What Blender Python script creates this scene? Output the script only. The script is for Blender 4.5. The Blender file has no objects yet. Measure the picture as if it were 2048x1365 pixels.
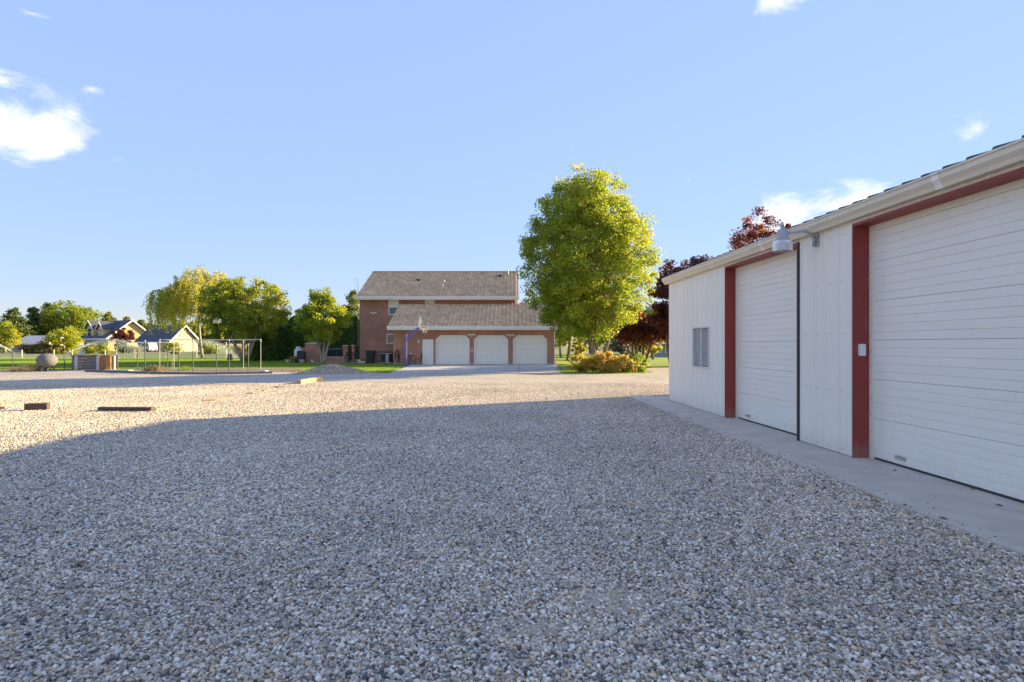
import bpy, math, random
import numpy as np
from math import radians, sin, cos, pi, tan
random.seed(7); RNG = np.random.default_rng(11)
S = bpy.context.scene; C = S.collection
# ---------------------------------------------------------------- camera
F = 1200.0; HC = 1.47; HOR = 690.0            # focal length in pixels of a 2048 wide frame, eye height, horizon row
cam = bpy.data.cameras.new('camera'); camo = bpy.data.objects.new('camera', cam); C.objects.link(camo)
cam.sensor_width = 36; cam.lens = 36*F/2048; cam.clip_end = 3000; cam.clip_start = .05
camo.location = (0, 0, HC); camo.rotation_euler = (pi/2, 0, 0); cam.shift_y = (HOR-682.5)/2048
S.camera = camo
# ---------------------------------------------------------------- light
SUN_EL = radians(14.5); SD = (-.88, -.475)    # plan direction in which shadows fall
sunv = (-SD[0]*cos(SUN_EL), -SD[1]*cos(SUN_EL), sin(SUN_EL))
W = bpy.data.worlds.new('World'); S.world = W; W.use_nodes = True
def build_world():
    nt = W.node_tree; N = nt.nodes; L = nt.links; N.clear()
    out = N.new('ShaderNodeOutputWorld'); bg = N.new('ShaderNodeBackground'); bg.inputs[1].default_value = .15
    sky = N.new('ShaderNodeTexSky'); sky.sky_type = 'NISHITA'; sky.sun_disc = False
    sky.sun_elevation = SUN_EL; sky.sun_rotation = math.atan2(sunv[0], sunv[1]); sky.altitude = 4000
    sky.air_density = 1.0; sky.dust_density = 0; sky.ozone_density = 4.0
    hs = N.new('ShaderNodeVectorMath'); hs.operation = 'MULTIPLY'; hs.inputs[1].default_value = SKYTINT
    bw = N.new('ShaderNodeRGBToBW'); L.new(sky.outputs[0], bw.inputs[0])
    pw = N.new('ShaderNodeMath'); pw.operation = 'POWER'; L.new(bw.outputs[0], pw.inputs[0]); pw.inputs[1].default_value = SKYFLAT
    sv = N.new('ShaderNodeVectorMath'); sv.operation = 'SCALE'; L.new(sky.outputs[0], sv.inputs[0]); L.new(pw.outputs[0], sv.inputs['Scale'])
    L.new(sv.outputs[0], hs.inputs[0])
    tc = N.new('ShaderNodeTexCoord')
    # fair-weather clouds: soft blobs in given directions, broken up by noise
    blobs = [(-.81,.36,.068,.034,1.3),(-.85,.44,.055,.024,.75),(-.79,.415,.035,.025,.6),(-.80,.552,.05,.012,.5),
             (.455,.215,.042,.024,1.2),(.56,.235,.070,.028,1.0),(.77,.36,.045,.030,.6),(.46,.58,.07,.02,.75),(-.795,.18,.05,.01,.3),
             (.10,.33,.03,.016,.35),(.30,.275,.04,.012,.3),(-.70,.425,.03,.012,.28),
             (1.5,.5,.2,.06,.9),(2.6,.4,.3,.08,.9),(-1.7,.3,.16,.05,.9),(-2.9,.6,.3,.09,.8)]
    dirs = []
    for u, v, a, b, k in blobs:
        n = math.sqrt(1+u*u+v*v); dirs.append(((u/n, 1/n, v/n), a/n*1.5, b/n*1.5, k))
    for az in (150, 195, 240, 285):
        e = radians(14+az % 17); A = radians(az)
        dirs.append(((sin(A)*cos(e), cos(A)*cos(e), sin(e)), .13, .05, .9))
    prev = None
    for c, a, b, k in dirs:
        s = N.new('ShaderNodeVectorMath'); s.operation = 'SUBTRACT'; L.new(tc.outputs['Generated'], s.inputs[0]); s.inputs[1].default_value = c
        m = N.new('ShaderNodeVectorMath'); m.operation = 'MULTIPLY'; L.new(s.outputs[0], m.inputs[0]); m.inputs[1].default_value = (1/a, 1/a, 1/b)
        l = N.new('ShaderNodeVectorMath'); l.operation = 'LENGTH'; L.new(m.outputs[0], l.inputs[0])
        f = N.new('ShaderNodeMath'); f.operation = 'MULTIPLY_ADD'; L.new(l.outputs['Value'], f.inputs[0]); f.inputs[1].default_value = -1; f.inputs[2].default_value = k
        if prev is None: prev = f.outputs[0]
        else:
            x = N.new('ShaderNodeMath'); x.operation = 'SMOOTH_MAX'; x.inputs[2].default_value = .2
            L.new(prev, x.inputs[0]); L.new(f.outputs[0], x.inputs[1]); prev = x.outputs[0]
    mp = N.new('ShaderNodeMapping'); mp.inputs['Scale'].default_value = (1, 1, 1.9); L.new(tc.outputs['Generated'], mp.inputs[0])
    nz = N.new('ShaderNodeTexNoise'); nz.inputs['Scale'].default_value = 15; nz.inputs['Detail'].default_value = 9; nz.inputs['Roughness'].default_value = .62
    nz.inputs['Distortion'].default_value = .4; L.new(mp.outputs[0], nz.inputs['Vector'])
    a1 = N.new('ShaderNodeMath'); a1.operation = 'MULTIPLY_ADD'; L.new(nz.outputs[0], a1.inputs[0]); a1.inputs[1].default_value = 2.6; a1.inputs[2].default_value = -1.55
    a2 = N.new('ShaderNodeMath'); a2.operation = 'ADD'; L.new(prev, a2.inputs[0]); L.new(a1.outputs[0], a2.inputs[1])
    mr = N.new('ShaderNodeMapRange'); mr.interpolation_type = 'SMOOTHSTEP'; L.new(a2.outputs[0], mr.inputs[0])
    mr.inputs[1].default_value = -.12; mr.inputs[2].default_value = 1.0; mr.inputs[3].default_value = 0; mr.inputs[4].default_value = .95
    mx = N.new('ShaderNodeMix'); mx.data_type = 'RGBA'; L.new(mr.outputs[0], mx.inputs[0]); L.new(hs.outputs[0], mx.inputs[6]); mx.inputs[7].default_value = CLOUD
    L.new(mx.outputs[2], bg.inputs[0]); L.new(bg.outputs[0], out.inputs[0])
SKYTINT = (1.04, .672, .525); SKYFLAT = -.80   # sky tinted and its brightness compressed: milder falloff from horizon to zenith
CLOUD = (1.7, 1.65, 1.75, 1)
build_world()
sl = bpy.data.lights.new('sun', 'SUN'); sl.energy = 2.8; sl.angle = radians(.6); sl.color = (1, .80, .46)
so = bpy.data.objects.new('sun', sl); C.objects.link(so); so.location = (40, 30, 30)
from mathutils import Vector, Matrix
so.rotation_euler = Vector(sunv).to_track_quat('Z', 'Y').to_euler()
S.view_settings.view_transform = 'Standard'; S.view_settings.look = 'None'; S.view_settings.gamma = 1; S.view_settings.exposure = 2.55
S.render.engine = 'CYCLES'; S.cycles.max_bounces = 12; S.cycles.diffuse_bounces = 8; S.cycles.transmission_bounces = 8; S.cycles.transparent_max_bounces = 8

# ---------------------------------------------------------------- helpers
def at(px, py, Y): return ((px-1024)/F*Y, Y, HC+(HOR-py)/F*Y)
def gx(px, Y): return (px-1024)/F*Y
def G(px, py): Y = F*HC/(py-HOR); return (gx(px, Y), Y)
ROOT = {}
class MB:
    def __init__(s): s.v = []; s.f = []; s.c = None
    def add(s, vs, fs):
        o = len(s.v); s.v += [tuple(p) for p in vs]; s.f += [tuple(i+o for i in f) for f in fs]; return s
    def box(s, x0, x1, y0, y1, z0, z1, T=None):
        vs = [(x, y, z) for z in (z0, z1) for y in (y0, y1) for x in (x0, x1)]
        if T: vs = [T(*p) for p in vs]
        return s.add(vs, [(0,2,3,1),(4,5,7,6),(0,1,5,4),(2,6,7,3),(0,4,6,2),(1,3,7,5)])
    def tube(s, pts, r, n=8, cap=True):
        pts = [Vector(p) for p in pts]; rs = r if isinstance(r, (list, tuple)) else [r]*len(pts)
        o = len(s.v); prevx = None
        for i, p in enumerate(pts):
            d = (pts[min(i+1, len(pts)-1)]-pts[max(i-1, 0)]).normalized()
            up = Vector((0, 0, 1)) if abs(d.z) < .95 else Vector((1, 0, 0))
            x = d.cross(up).normalized() if prevx is None else (prevx-d*prevx.dot(d)).normalized()
            prevx = x; y = d.cross(x)
            for k in range(n):
                a = 2*pi*k/n; s.v.append(tuple(p+(x*cos(a)+y*sin(a))*rs[i]))
        for i in range(len(pts)-1):
            for k in range(n):
                a, b = o+i*n+k, o+i*n+(k+1) % n; s.f.append((a, b, b+n, a+n))
        if cap:
            s.f.append(tuple(o+k for k in range(n))[::-1]); s.f.append(tuple(o+(len(pts)-1)*n+k for k in range(n)))
        return s
    def prism(s, poly, axis, a0, a1, T=None):
        """poly: list of (p,q); axis 'y' -> (p,a,q), 'x' -> (a,p,q), 'z' -> (p,q,a)"""
        def m(p, q, a): return {'y': (p, a, q), 'x': (a, p, q), 'z': (p, q, a)}[axis]
        n = len(poly); vs = [m(p, q, a0) for p, q in poly]+[m(p, q, a1) for p, q in poly]
        if T: vs = [T(*p) for p in vs]
        return s.add(vs, [tuple(range(n))[::-1], tuple(range(n, 2*n))]+[(i, (i+1) % n, n+(i+1) % n, n+i) for i in range(n)])
    def lathe(s, prof, c, n=14):
        o = len(s.v)
        for r, z in prof:
            for k in range(n):
                a = 2*pi*k/n; s.v.append((c[0]+r*cos(a), c[1]+r*sin(a), c[2]+z))
        for i in range(len(prof)-1):
            for k in range(n):
                a, b = o+i*n+k, o+i*n+(k+1) % n; s.f.append((a, b, b+n, a+n))
        s.f.append(tuple(o+k for k in range(n))[::-1]); s.f.append(tuple(o+(len(prof)-1)*n+k for k in range(n)))
        return s
    def build(s, name, m, parent=None, smooth=False, kind=None, off=None):
        off = off if off is not None else (ROOT.get(parent.name, (0, 0, 0)) if parent else (0, 0, 0))
        me = bpy.data.meshes.new(name)
        me.from_pydata([(a-off[0], b-off[1], c-off[2]) for a, b, c in s.v], [], s.f)
        return link(name, me, m, parent, smooth, kind, off)
def link(name, me, m, parent=None, smooth=False, kind=None, off=(0, 0, 0)):
    me.validate(); me.update()
    if smooth: me.polygons.foreach_set('use_smooth', [True]*len(me.polygons))
    if m: me.materials.append(m)
    o = bpy.data.objects.new(name, me); C.objects.link(o)
    if parent: o.parent = parent; ROOT[o.name] = off
    else: o.location = off
    if kind: o['kind'] = kind
    return o
def thing(name, label, cat, loc, group=None):
    o = bpy.data.objects.new(name, None); C.objects.link(o); o.location = loc; o.empty_display_size = .2
    o['label'] = label; o['category'] = cat
    if group: o['group'] = group
    ROOT[o.name] = tuple(loc); return o
def tag(o, label, cat, group=None):
    o['label'] = label; o['category'] = cat
    if group: o['group'] = group
    return o
def copy_tree(o, loc=None, label=None, rz=None, parent=None):
    c = o.copy(); C.objects.link(c); c.parent = parent
    if loc is not None: c.location = loc
    if rz is not None: c.rotation_euler.z = rz
    if label: c['label'] = label
    for ch in list(o.children): copy_tree(ch, parent=c)
    return c
# ---------------------------------------------------------------- materials
def newmat(name):
    m = bpy.data.materials.new(name); m.use_nodes = True; nt = m.node_tree
    return m, nt, nt.nodes, nt.links, nt.nodes['Principled BSDF']
def mat(name, col, rough=.7, var=.12, scale=3, bump=0, bscale=40, metal=0, spec=.4, detail=5, col2=None, stretch=(1, 1, 1)):
    m, nt, N, L, b = newmat(name)
    b.inputs['Roughness'].default_value = rough; b.inputs['Metallic'].default_value = metal; b.inputs['Specular IOR Level'].default_value = spec
    tc = N.new('ShaderNodeTexCoord'); mp = N.new('ShaderNodeMapping'); mp.inputs['Scale'].default_value = stretch; L.new(tc.outputs['Object'], mp.inputs[0])
    nz = N.new('ShaderNodeTexNoise'); nz.inputs['Scale'].default_value = scale; nz.inputs['Detail'].default_value = detail; nz.inputs['Roughness'].default_value = .65; L.new(mp.outputs[0], nz.inputs['Vector'])
    cr = N.new('ShaderNodeValToRGB'); L.new(nz.outputs[0], cr.inputs[0])
    lo = col2 if col2 else tuple(c*(1-var) for c in col); hi = tuple(min(1, c*(1+var)) for c in col) if not col2 else col
    cr.color_ramp.elements[0].position = .3; cr.color_ramp.elements[1].position = .7
    cr.color_ramp.elements[0].color = (*lo, 1); cr.color_ramp.elements[1].color = (*hi, 1)
    L.new(cr.outputs[0], b.inputs['Base Color'])
    if bump:
        n2 = N.new('ShaderNodeTexNoise'); n2.inputs['Scale'].default_value = bscale; n2.inputs['Detail'].default_value = 4; L.new(mp.outputs[0], n2.inputs['Vector'])
        bp = N.new('ShaderNodeBump'); bp.inputs['Strength'].default_value = bump; bp.inputs['Distance'].default_value = .02; L.new(n2.outputs[0], bp.inputs['Height']); L.new(bp.outputs[0], b.inputs['Normal'])
    return m
def attr_mat(name, rough=.6, transl=0, bump=0, spec=.3):
    m, nt, N, L, b = newmat(name)
    a = N.new('ShaderNodeAttribute'); a.attribute_name = 'col'; L.new(a.outputs['Color'], b.inputs['Base Color'])
    b.inputs['Roughness'].default_value = rough; b.inputs['Specular IOR Level'].default_value = spec
    if transl:
        t = N.new('ShaderNodeBsdfTranslucent'); g = N.new('ShaderNodeGamma'); g.inputs[1].default_value = .85
        L.new(a.outputs['Color'], g.inputs[0]); L.new(g.outputs[0], t.inputs[0])
        mx = N.new('ShaderNodeMixShader'); mx.inputs[0].default_value = transl
        L.new(b.outputs[0], mx.inputs[1]); L.new(t.outputs[0], mx.inputs[2]); L.new(mx.outputs[0], N['Material Output'].inputs[0])
    return m
def brick_mat(name, c1, c2, mortar):
    m, nt, N, L, b = newmat(name); b.inputs['Roughness'].default_value = .85
    tc = N.new('ShaderNodeTexCoord'); sp = N.new('ShaderNodeSeparateXYZ'); L.new(tc.outputs['Object'], sp.inputs[0])
    ad = N.new('ShaderNodeMath'); L.new(sp.outputs[0], ad.inputs[0]); L.new(sp.outputs[1], ad.inputs[1])
    cb = N.new('ShaderNodeCombineXYZ'); L.new(ad.outputs[0], cb.inputs[0]); L.new(sp.outputs[2], cb.inputs[1])
    br = N.new('ShaderNodeTexBrick'); L.new(cb.outputs[0], br.inputs['Vector'])
    br.inputs['Scale'].default_value = 1; br.inputs['Brick Width'].default_value = .21; br.inputs['Row Height'].default_value = .075; br.inputs['Mortar Size'].default_value = .007
    br.inputs['Color1'].default_value = (*c1, 1); br.inputs['Color2'].default_value = (*c2, 1); br.inputs['Mortar'].default_value = (*mortar, 1); br.inputs['Bias'].default_value = -.1
    nz = N.new('ShaderNodeTexNoise'); nz.inputs['Scale'].default_value = .9; nz.inputs['Detail'].default_value = 6; L.new(tc.outputs['Object'], nz.inputs['Vector'])
    mr = N.new('ShaderNodeMapRange'); L.new(nz.outputs[0], mr.inputs[0]); mr.inputs[1].default_value = .3; mr.inputs[2].default_value = .7; mr.inputs[3].default_value = .78; mr.inputs[4].default_value = 1.15
    mm = N.new('ShaderNodeVectorMath'); mm.operation = 'SCALE'; L.new(br.outputs[0], mm.inputs[0]); L.new(mr.outputs[0], mm.inputs['Scale'])
    L.new(mm.outputs[0], b.inputs['Base Color'])
    bp = N.new('ShaderNodeBump'); bp.inputs['Strength'].default_value = .6; bp.inputs['Distance'].default_value = .01; bp.invert = True; L.new(br.outputs['Fac'], bp.inputs['Height']); L.new(bp.outputs[0], b.inputs['Normal'])
    return m
PEB = [((.80,.69,.53),.20),((.60,.505,.38),.20),((.40,.34,.265),.18),((.15,.13,.108),.11),((.70,.51,.30),.12),((.48,.32,.19),.06),((.90,.81,.66),.11),((.38,.37,.36),.02)]
def gravel_mat():
    m, nt, N, L, b = newmat('gravel'); b.inputs['Roughness'].default_value = .8
    tc = N.new('ShaderNodeTexCoord')
    v = N.new('ShaderNodeTexVoronoi'); v.inputs['Scale'].default_value = 42; L.new(tc.outputs['Object'], v.inputs['Vector'])
    sp = N.new('ShaderNodeSeparateColor'); L.new(v.outputs['Color'], sp.inputs[0])
    cr = N.new('ShaderNodeValToRGB'); cr.color_ramp.interpolation = 'CONSTANT'; L.new(sp.outputs[0], cr.inputs[0])
    e = cr.color_ramp.elements; x = 0
    for i, (c, w) in enumerate(PEB):
        el = e[i] if i < 2 else e.new(x); el.position = x; el.color = (*[q*.80 for q in c], 1); x += w
    n1 = N.new('ShaderNodeTexNoise'); n1.inputs['Scale'].default_value = .55; n1.inputs['Detail'].default_value = 6; L.new(tc.outputs['Object'], n1.inputs['Vector'])
    mr = N.new('ShaderNodeMapRange'); L.new(n1.outputs[0], mr.inputs[0]); mr.inputs[1].default_value = .3; mr.inputs[2].default_value = .7; mr.inputs[3].default_value = .86; mr.inputs[4].default_value = 1.1
    sc = N.new('ShaderNodeVectorMath'); sc.operation = 'SCALE'; L.new(cr.outputs[0], sc.inputs[0]); L.new(mr.outputs[0], sc.inputs['Scale'])
    L.new(sc.outputs[0], b.inputs['Base Color'])
    bp = N.new('ShaderNodeBump'); bp.inputs['Strength'].default_value = .9; bp.inputs['Distance'].default_value = .012; bp.invert = True; L.new(v.outputs['Distance'], bp.inputs['Height']); L.new(bp.outputs[0], b.inputs['Normal'])
    return m
def glass_mat(name, col=(.04, .05, .06), rough=.05):
    m, nt, N, L, b = newmat(name); b.inputs['Base Color'].default_value = (*col, 1); b.inputs['Roughness'].default_value = rough; b.inputs['Specular IOR Level'].default_value = .9
    return m
M = {}
M['gravel'] = gravel_mat(); M['pebble'] = attr_mat('pebble', .6, 0, 0, .35)
def worn(m):   # dust and damp over whole areas of the yard
    nt = m.node_tree; N = nt.nodes; L = nt.links; b = N['Principled BSDF']; a = next(n for n in N if n.type == 'ATTRIBUTE')
    ge = N.new('ShaderNodeNewGeometry'); nz = N.new('ShaderNodeTexNoise'); nz.inputs['Scale'].default_value = .45; nz.inputs['Detail'].default_value = 7; nz.inputs['Roughness'].default_value = .6; L.new(ge.outputs['Position'], nz.inputs['Vector'])
    mr = N.new('ShaderNodeMapRange'); L.new(nz.outputs[0], mr.inputs[0]); mr.inputs[1].default_value = .32; mr.inputs[2].default_value = .68; mr.inputs[3].default_value = .80; mr.inputs[4].default_value = 1.12
    sc = N.new('ShaderNodeVectorMath'); sc.operation = 'SCALE'; L.new(a.outputs['Color'], sc.inputs[0]); L.new(mr.outputs[0], sc.inputs['Scale'])
    n2 = N.new('ShaderNodeTexNoise'); n2.inputs['Scale'].default_value = .9; n2.inputs['Detail'].default_value = 8; L.new(ge.outputs['Position'], n2.inputs['Vector'])
    m2 = N.new('ShaderNodeMapRange'); L.new(n2.outputs[0], m2.inputs[0]); m2.inputs[1].default_value = .55; m2.inputs[2].default_value = .78; m2.inputs[3].default_value = 0; m2.inputs[4].default_value = .45
    mx = N.new('ShaderNodeMix'); mx.data_type = 'RGBA'; L.new(m2.outputs[0], mx.inputs[0]); L.new(sc.outputs[0], mx.inputs[6]); mx.inputs[7].default_value = (.46, .37, .25, 1); L.new(mx.outputs[2], b.inputs['Base Color'])
worn(M['pebble'])
M['soil'] = mat('soil', (.23, .17, .115), .95, .3, 2.5, .6, 30)
M['field'] = mat('field_grass', (.15, .19, .045), .95, col2=(.21, .19, .075), scale=.12)
M['lawn'] = mat('lawn', (.15, .26, .022), .95, col2=(.30, .34, .045), scale=.7, bump=.8, bscale=60)
M['blade'] = attr_mat('grass_blade', .7, .35)
M['concrete'] = mat('concrete', (.66, .575, .455), .85, col2=(.48, .42, .335), scale=2.2, bump=.15, bscale=90, detail=9)
M['concrete2'] = mat('driveway_concrete', (.52, .46, .38), .85, col2=(.42, .37, .31), scale=1.1, bump=.1, bscale=60, detail=9)
M['siding'] = mat('white_siding', (.90, .835, .70), .5, col2=(.86, .79, .65), scale=1.2, stretch=(1, 1, .25), detail=7)
M['doorwhite'] = mat('white_door_paint', (.90, .845, .72), .45, col2=(.865, .80, .67), scale=1.6, stretch=(.5, .5, 2), detail=7)
M['gutter'] = mat('cream_gutter', (.80, .70, .54), .45, col2=(.73, .62, .45), scale=2.5, detail=7)
M['redtrim'] = mat('red_trim', (.33, .052, .038), .5, col2=(.27, .042, .032), scale=4, detail=7)
M['greenroof'] = mat('dark_green_roof', (.035, .05, .048), .4, .2, 3)
M['winframe'] = mat('window_frame', (.72, .66, .55), .5, .08, 6)
M['darkseal'] = mat('dark_seal', (.05, .052, .05), .7, .2, 9)
M['galv'] = mat('galvanised', (.50, .50, .49), .42, .15, 14, metal=.75)
M['galvdull'] = mat('dull_aluminium', (.42, .41, .38), .5, .2, 14, metal=.4)
M['plastic'] = mat('white_plastic', (.80, .80, .80), .35, .04, 5)
M['screw'] = mat('screw_head', (.28, .26, .23), .5, .2, 30, metal=.5)
M['glass'] = glass_mat('window_glass'); M['blind'] = mat('blind_slat', (.82, .76, .66), .6, .08, 12)
M['brick'] = brick_mat('red_brick', (.55, .215, .115), (.44, .165, .09), (.50, .42, .34))
M['trim'] = mat('white_trim', (.90, .84, .71), .5, .05, 4)
M['garagedoor'] = mat('garage_door_white', (.92, .86, .73), .45, .04, 3)
M['tile'] = attr_mat('roof_tile', .55, 0, 0, .5)
M['tiledeck'] = mat('roof_underlay', (.06, .05, .045), .9, .2, 5)
M['tilecap'] = mat('ridge_tile', (.42, .29, .17), .7, .15, 6)
M['found'] = mat('foundation', (.36, .33, .28), .9, .15, 6)
M['iron'] = mat('black_iron', (.022, .022, .024), .5, .2, 20)
M['blackplastic'] = mat('black_plastic', (.03, .032, .036), .5, .2, 8)
M['blue'] = mat('blue_paint', (.15, .15, .38), .45, .15, 6)
M['orange'] = mat('orange_paint', (.55, .12, .05), .5, .1, 9)
M['net'] = mat('net_cord', (.55, .5, .48), .8, .1, 20)
M['acryl'] = None
M['bark'] = mat('bark', (.30, .235, .165), .9, col2=(.17, .125, .085), scale=9, bump=.7, bscale=30, stretch=(1, 1, .3))
M['palebark'] = mat('pale_bark', (.46, .38, .27), .9, col2=(.30, .235, .16), scale=9, bump=.6, bscale=30, stretch=(1, 1, .3))
M['redbark'] = mat('red_bark', (.27, .14, .08), .9, col2=(.15, .085, .055), scale=9, bump=.6, bscale=30, stretch=(1, 1, .3))
M['leaf'] = attr_mat('leaf', .55, .58, 0, .3)
M['needle'] = attr_mat('needle', .6, .2, 0, .3)
M['weather'] = mat('weathered_wood', (.25, .215, .185), .9, col2=(.14, .118, .10), scale=5, bump=.5, bscale=25, stretch=(.35, 3, 3))
M['newwood'] = mat('pale_timber', (.48, .36, .21), .85, col2=(.36, .25, .14), scale=6, bump=.3, bscale=30, stretch=(.5, 4, 4))
M['darkwood'] = mat('dark_timber', (.14, .095, .065), .9, col2=(.075, .05, .036), scale=6, bump=.4, bscale=30, stretch=(.5, 4, 4))
M['rustwood'] = mat('brown_wood', (.40, .22, .09), .9, col2=(.15, .07, .03), scale=5, bump=.4, bscale=20)
M['whitewood'] = mat('chipped_white_wood', (.70, .66, .62), .8, col2=(.46, .37, .31), scale=7, stretch=(1, 1, .5))
M['stone'] = mat('speckled_stone', (.24, .225, .21), .85, col2=(.09, .085, .085), scale=26, bump=.4, bscale=40)
M['greenpost'] = mat('green_post', (.035, .055, .045), .6, .2, 12)
M['wire'] = mat('fence_wire', (.30, .30, .29), .5, .1, 30, metal=.5)
M['pvc'] = mat('white_pvc', (.55, .53, .48), .45, .06, 8)
M['propane'] = mat('propane_white', (.66, .64, .58), .4, .06, 6)
M['pot'] = mat('planter_cream', (.62, .53, .44), .8, .12, 10)
M['asphshingle'] = mat('slate_shingle', (.085, .088, .105), .9, .2, 3, stretch=(1, 1, 6))
M['tanwall'] = mat('tan_siding', (.62, .44, .22), .8, .08, 3)
M['tanlight'] = mat('pale_tan_siding', (.48, .38, .26), .8, .08, 3)
M['paleroof'] = mat('pale_metal_roof', (.66, .55, .45), .6, .08, 2)
M['greywall'] = mat('grey_siding', (.34, .36, .37), .8, .1, 3)
M['asphalt'] = mat('road_surface', (.27, .25, .23), .95, .12, 1.2)
M['rubber'] = mat('hose_rubber', (.16, .045, .03), .6, .2, 10)
M['tyre'] = mat('tyre', (.02, .02, .02), .8, .1, 10)
m, nt, N, L, b = newmat('clear_acrylic'); b.inputs['Base Color'].default_value = (.85, .9, .92, 1); b.inputs['Roughness'].default_value = .12
tr = N.new('ShaderNodeBsdfTransparent'); mx = N.new('ShaderNodeMixShader'); mx.inputs[0].default_value = .72; L.new(b.outputs[0], mx.inputs[1]); L.new(tr.outputs[0], mx.inputs[2]); L.new(mx.outputs[0], N['Material Output'].inputs[0]); M['acryl'] = m
m, nt, N, L, b = newmat('water_drop'); b.inputs['Base Color'].default_value = (.9, .92, .95, 1); b.inputs['Roughness'].default_value = .2
tr = N.new('ShaderNodeBsdfTranslucent'); mx = N.new('ShaderNodeMixShader'); mx.inputs[0].default_value = .5; L.new(b.outputs[0], mx.inputs[1]); L.new(tr.outputs[0], mx.inputs[2]); L.new(mx.outputs[0], N['Material Output'].inputs[0]); M['water'] = m

def splash(m, h=.45, k=.5):   # dust kicked up against the foot of a wall, drip streaks
    nt = m.node_tree; N = nt.nodes; L = nt.links; b = N['Principled BSDF']; src = b.inputs['Base Color'].links[0].from_socket
    ge = N.new('ShaderNodeNewGeometry'); sp = N.new('ShaderNodeSeparateXYZ'); L.new(ge.outputs['Position'], sp.inputs[0])
    mp = N.new('ShaderNodeMapping'); mp.inputs['Scale'].default_value = (5, 5, 1.1); L.new(ge.outputs['Position'], mp.inputs[0])
    nz = N.new('ShaderNodeTexNoise'); nz.inputs['Scale'].default_value = 2.2; nz.inputs['Detail'].default_value = 9; nz.inputs['Roughness'].default_value = .7; L.new(mp.outputs[0], nz.inputs['Vector'])
    f = N.new('ShaderNodeMapRange'); L.new(sp.outputs[2], f.inputs[0]); f.inputs[1].default_value = 0; f.inputs[2].default_value = h; f.inputs[3].default_value = .75; f.inputs[4].default_value = .30
    a = N.new('ShaderNodeMath'); a.operation = 'ADD'; L.new(nz.outputs[0], a.inputs[0]); L.new(f.outputs[0], a.inputs[1])
    r = N.new('ShaderNodeMapRange'); L.new(a.outputs[0], r.inputs[0]); r.inputs[1].default_value = .86; r.inputs[2].default_value = 1.30; r.inputs[3].default_value = 0; r.inputs[4].default_value = k
    mx = N.new('ShaderNodeMix'); mx.data_type = 'RGBA'; L.new(r.outputs[0], mx.inputs[0]); L.new(src, mx.inputs[6]); mx.inputs[7].default_value = (.46, .38, .27, 1); L.new(mx.outputs[2], b.inputs['Base Color'])
def stains(m):
    nt = m.node_tree; N = nt.nodes; L = nt.links; b = N['Principled BSDF']; src = b.inputs['Base Color'].links[0].from_socket
    ge = N.new('ShaderNodeNewGeometry'); prev = src
    for sc_, lo, hi, k, c in ((1.3, .56, .74, .45, (.30, .26, .21, 1)), (6.0, .60, .72, .35, (.22, .19, .155, 1)), (.8, .58, .70, .35, (.72, .64, .52, 1))):
        nz = N.new('ShaderNodeTexNoise'); nz.inputs['Scale'].default_value = sc_; nz.inputs['Detail'].default_value = 10; nz.inputs['Roughness'].default_value = .7; nz.inputs['Distortion'].default_value = .6; L.new(ge.outputs['Position'], nz.inputs['Vector'])
        r = N.new('ShaderNodeMapRange'); L.new(nz.outputs[0], r.inputs[0]); r.inputs[1].default_value = lo; r.inputs[2].default_value = hi; r.inputs[3].default_value = 0; r.inputs[4].default_value = k
        mx = N.new('ShaderNodeMix'); mx.data_type = 'RGBA'; L.new(r.outputs[0], mx.inputs[0]); L.new(prev, mx.inputs[6]); mx.inputs[7].default_value = c; prev = mx.outputs[2]
    L.new(prev, b.inputs['Base Color'])
stains(M['concrete']); stains(M['concrete2'])
splash(M['siding'], .4, .32); splash(M['doorwhite'], .3, .2); splash(M['redtrim'], .3, .35)
# ---------------------------------------------------------------- fast coloured meshes
def colored_mesh(name, V, Fc, col, m, parent=None, off=(0, 0, 0), kind=None, smooth=False):
    """V (n,3), Fc (k,nv) faces, col (n,3)"""
    V = np.asarray(V, np.float32)-np.asarray(off, np.float32); Fc = np.asarray(Fc, np.int32); k, nv = Fc.shape
    me = bpy.data.meshes.new(name); me.vertices.add(len(V)); me.vertices.foreach_set('co', V.ravel())
    me.loops.add(k*nv); me.loops.foreach_set('vertex_index', Fc.ravel())
    me.polygons.add(k); me.polygons.foreach_set('loop_start', np.arange(0, k*nv, nv, dtype=np.int32))
    me.update(calc_edges=True)
    ca = me.color_attributes.new('col', 'FLOAT_COLOR', 'POINT'); ca.data.foreach_set('color', np.c_[col, np.ones(len(V))].astype(np.float32).ravel())
    if smooth: me.polygons.foreach_set('use_smooth', [True]*k)
    me.materials.append(m); o = bpy.data.objects.new(name, me); C.objects.link(o)
    if parent: o.parent = parent; ROOT[o.name] = tuple(off)
    else: o.location = off
    if kind: o['kind'] = kind
    return o
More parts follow.
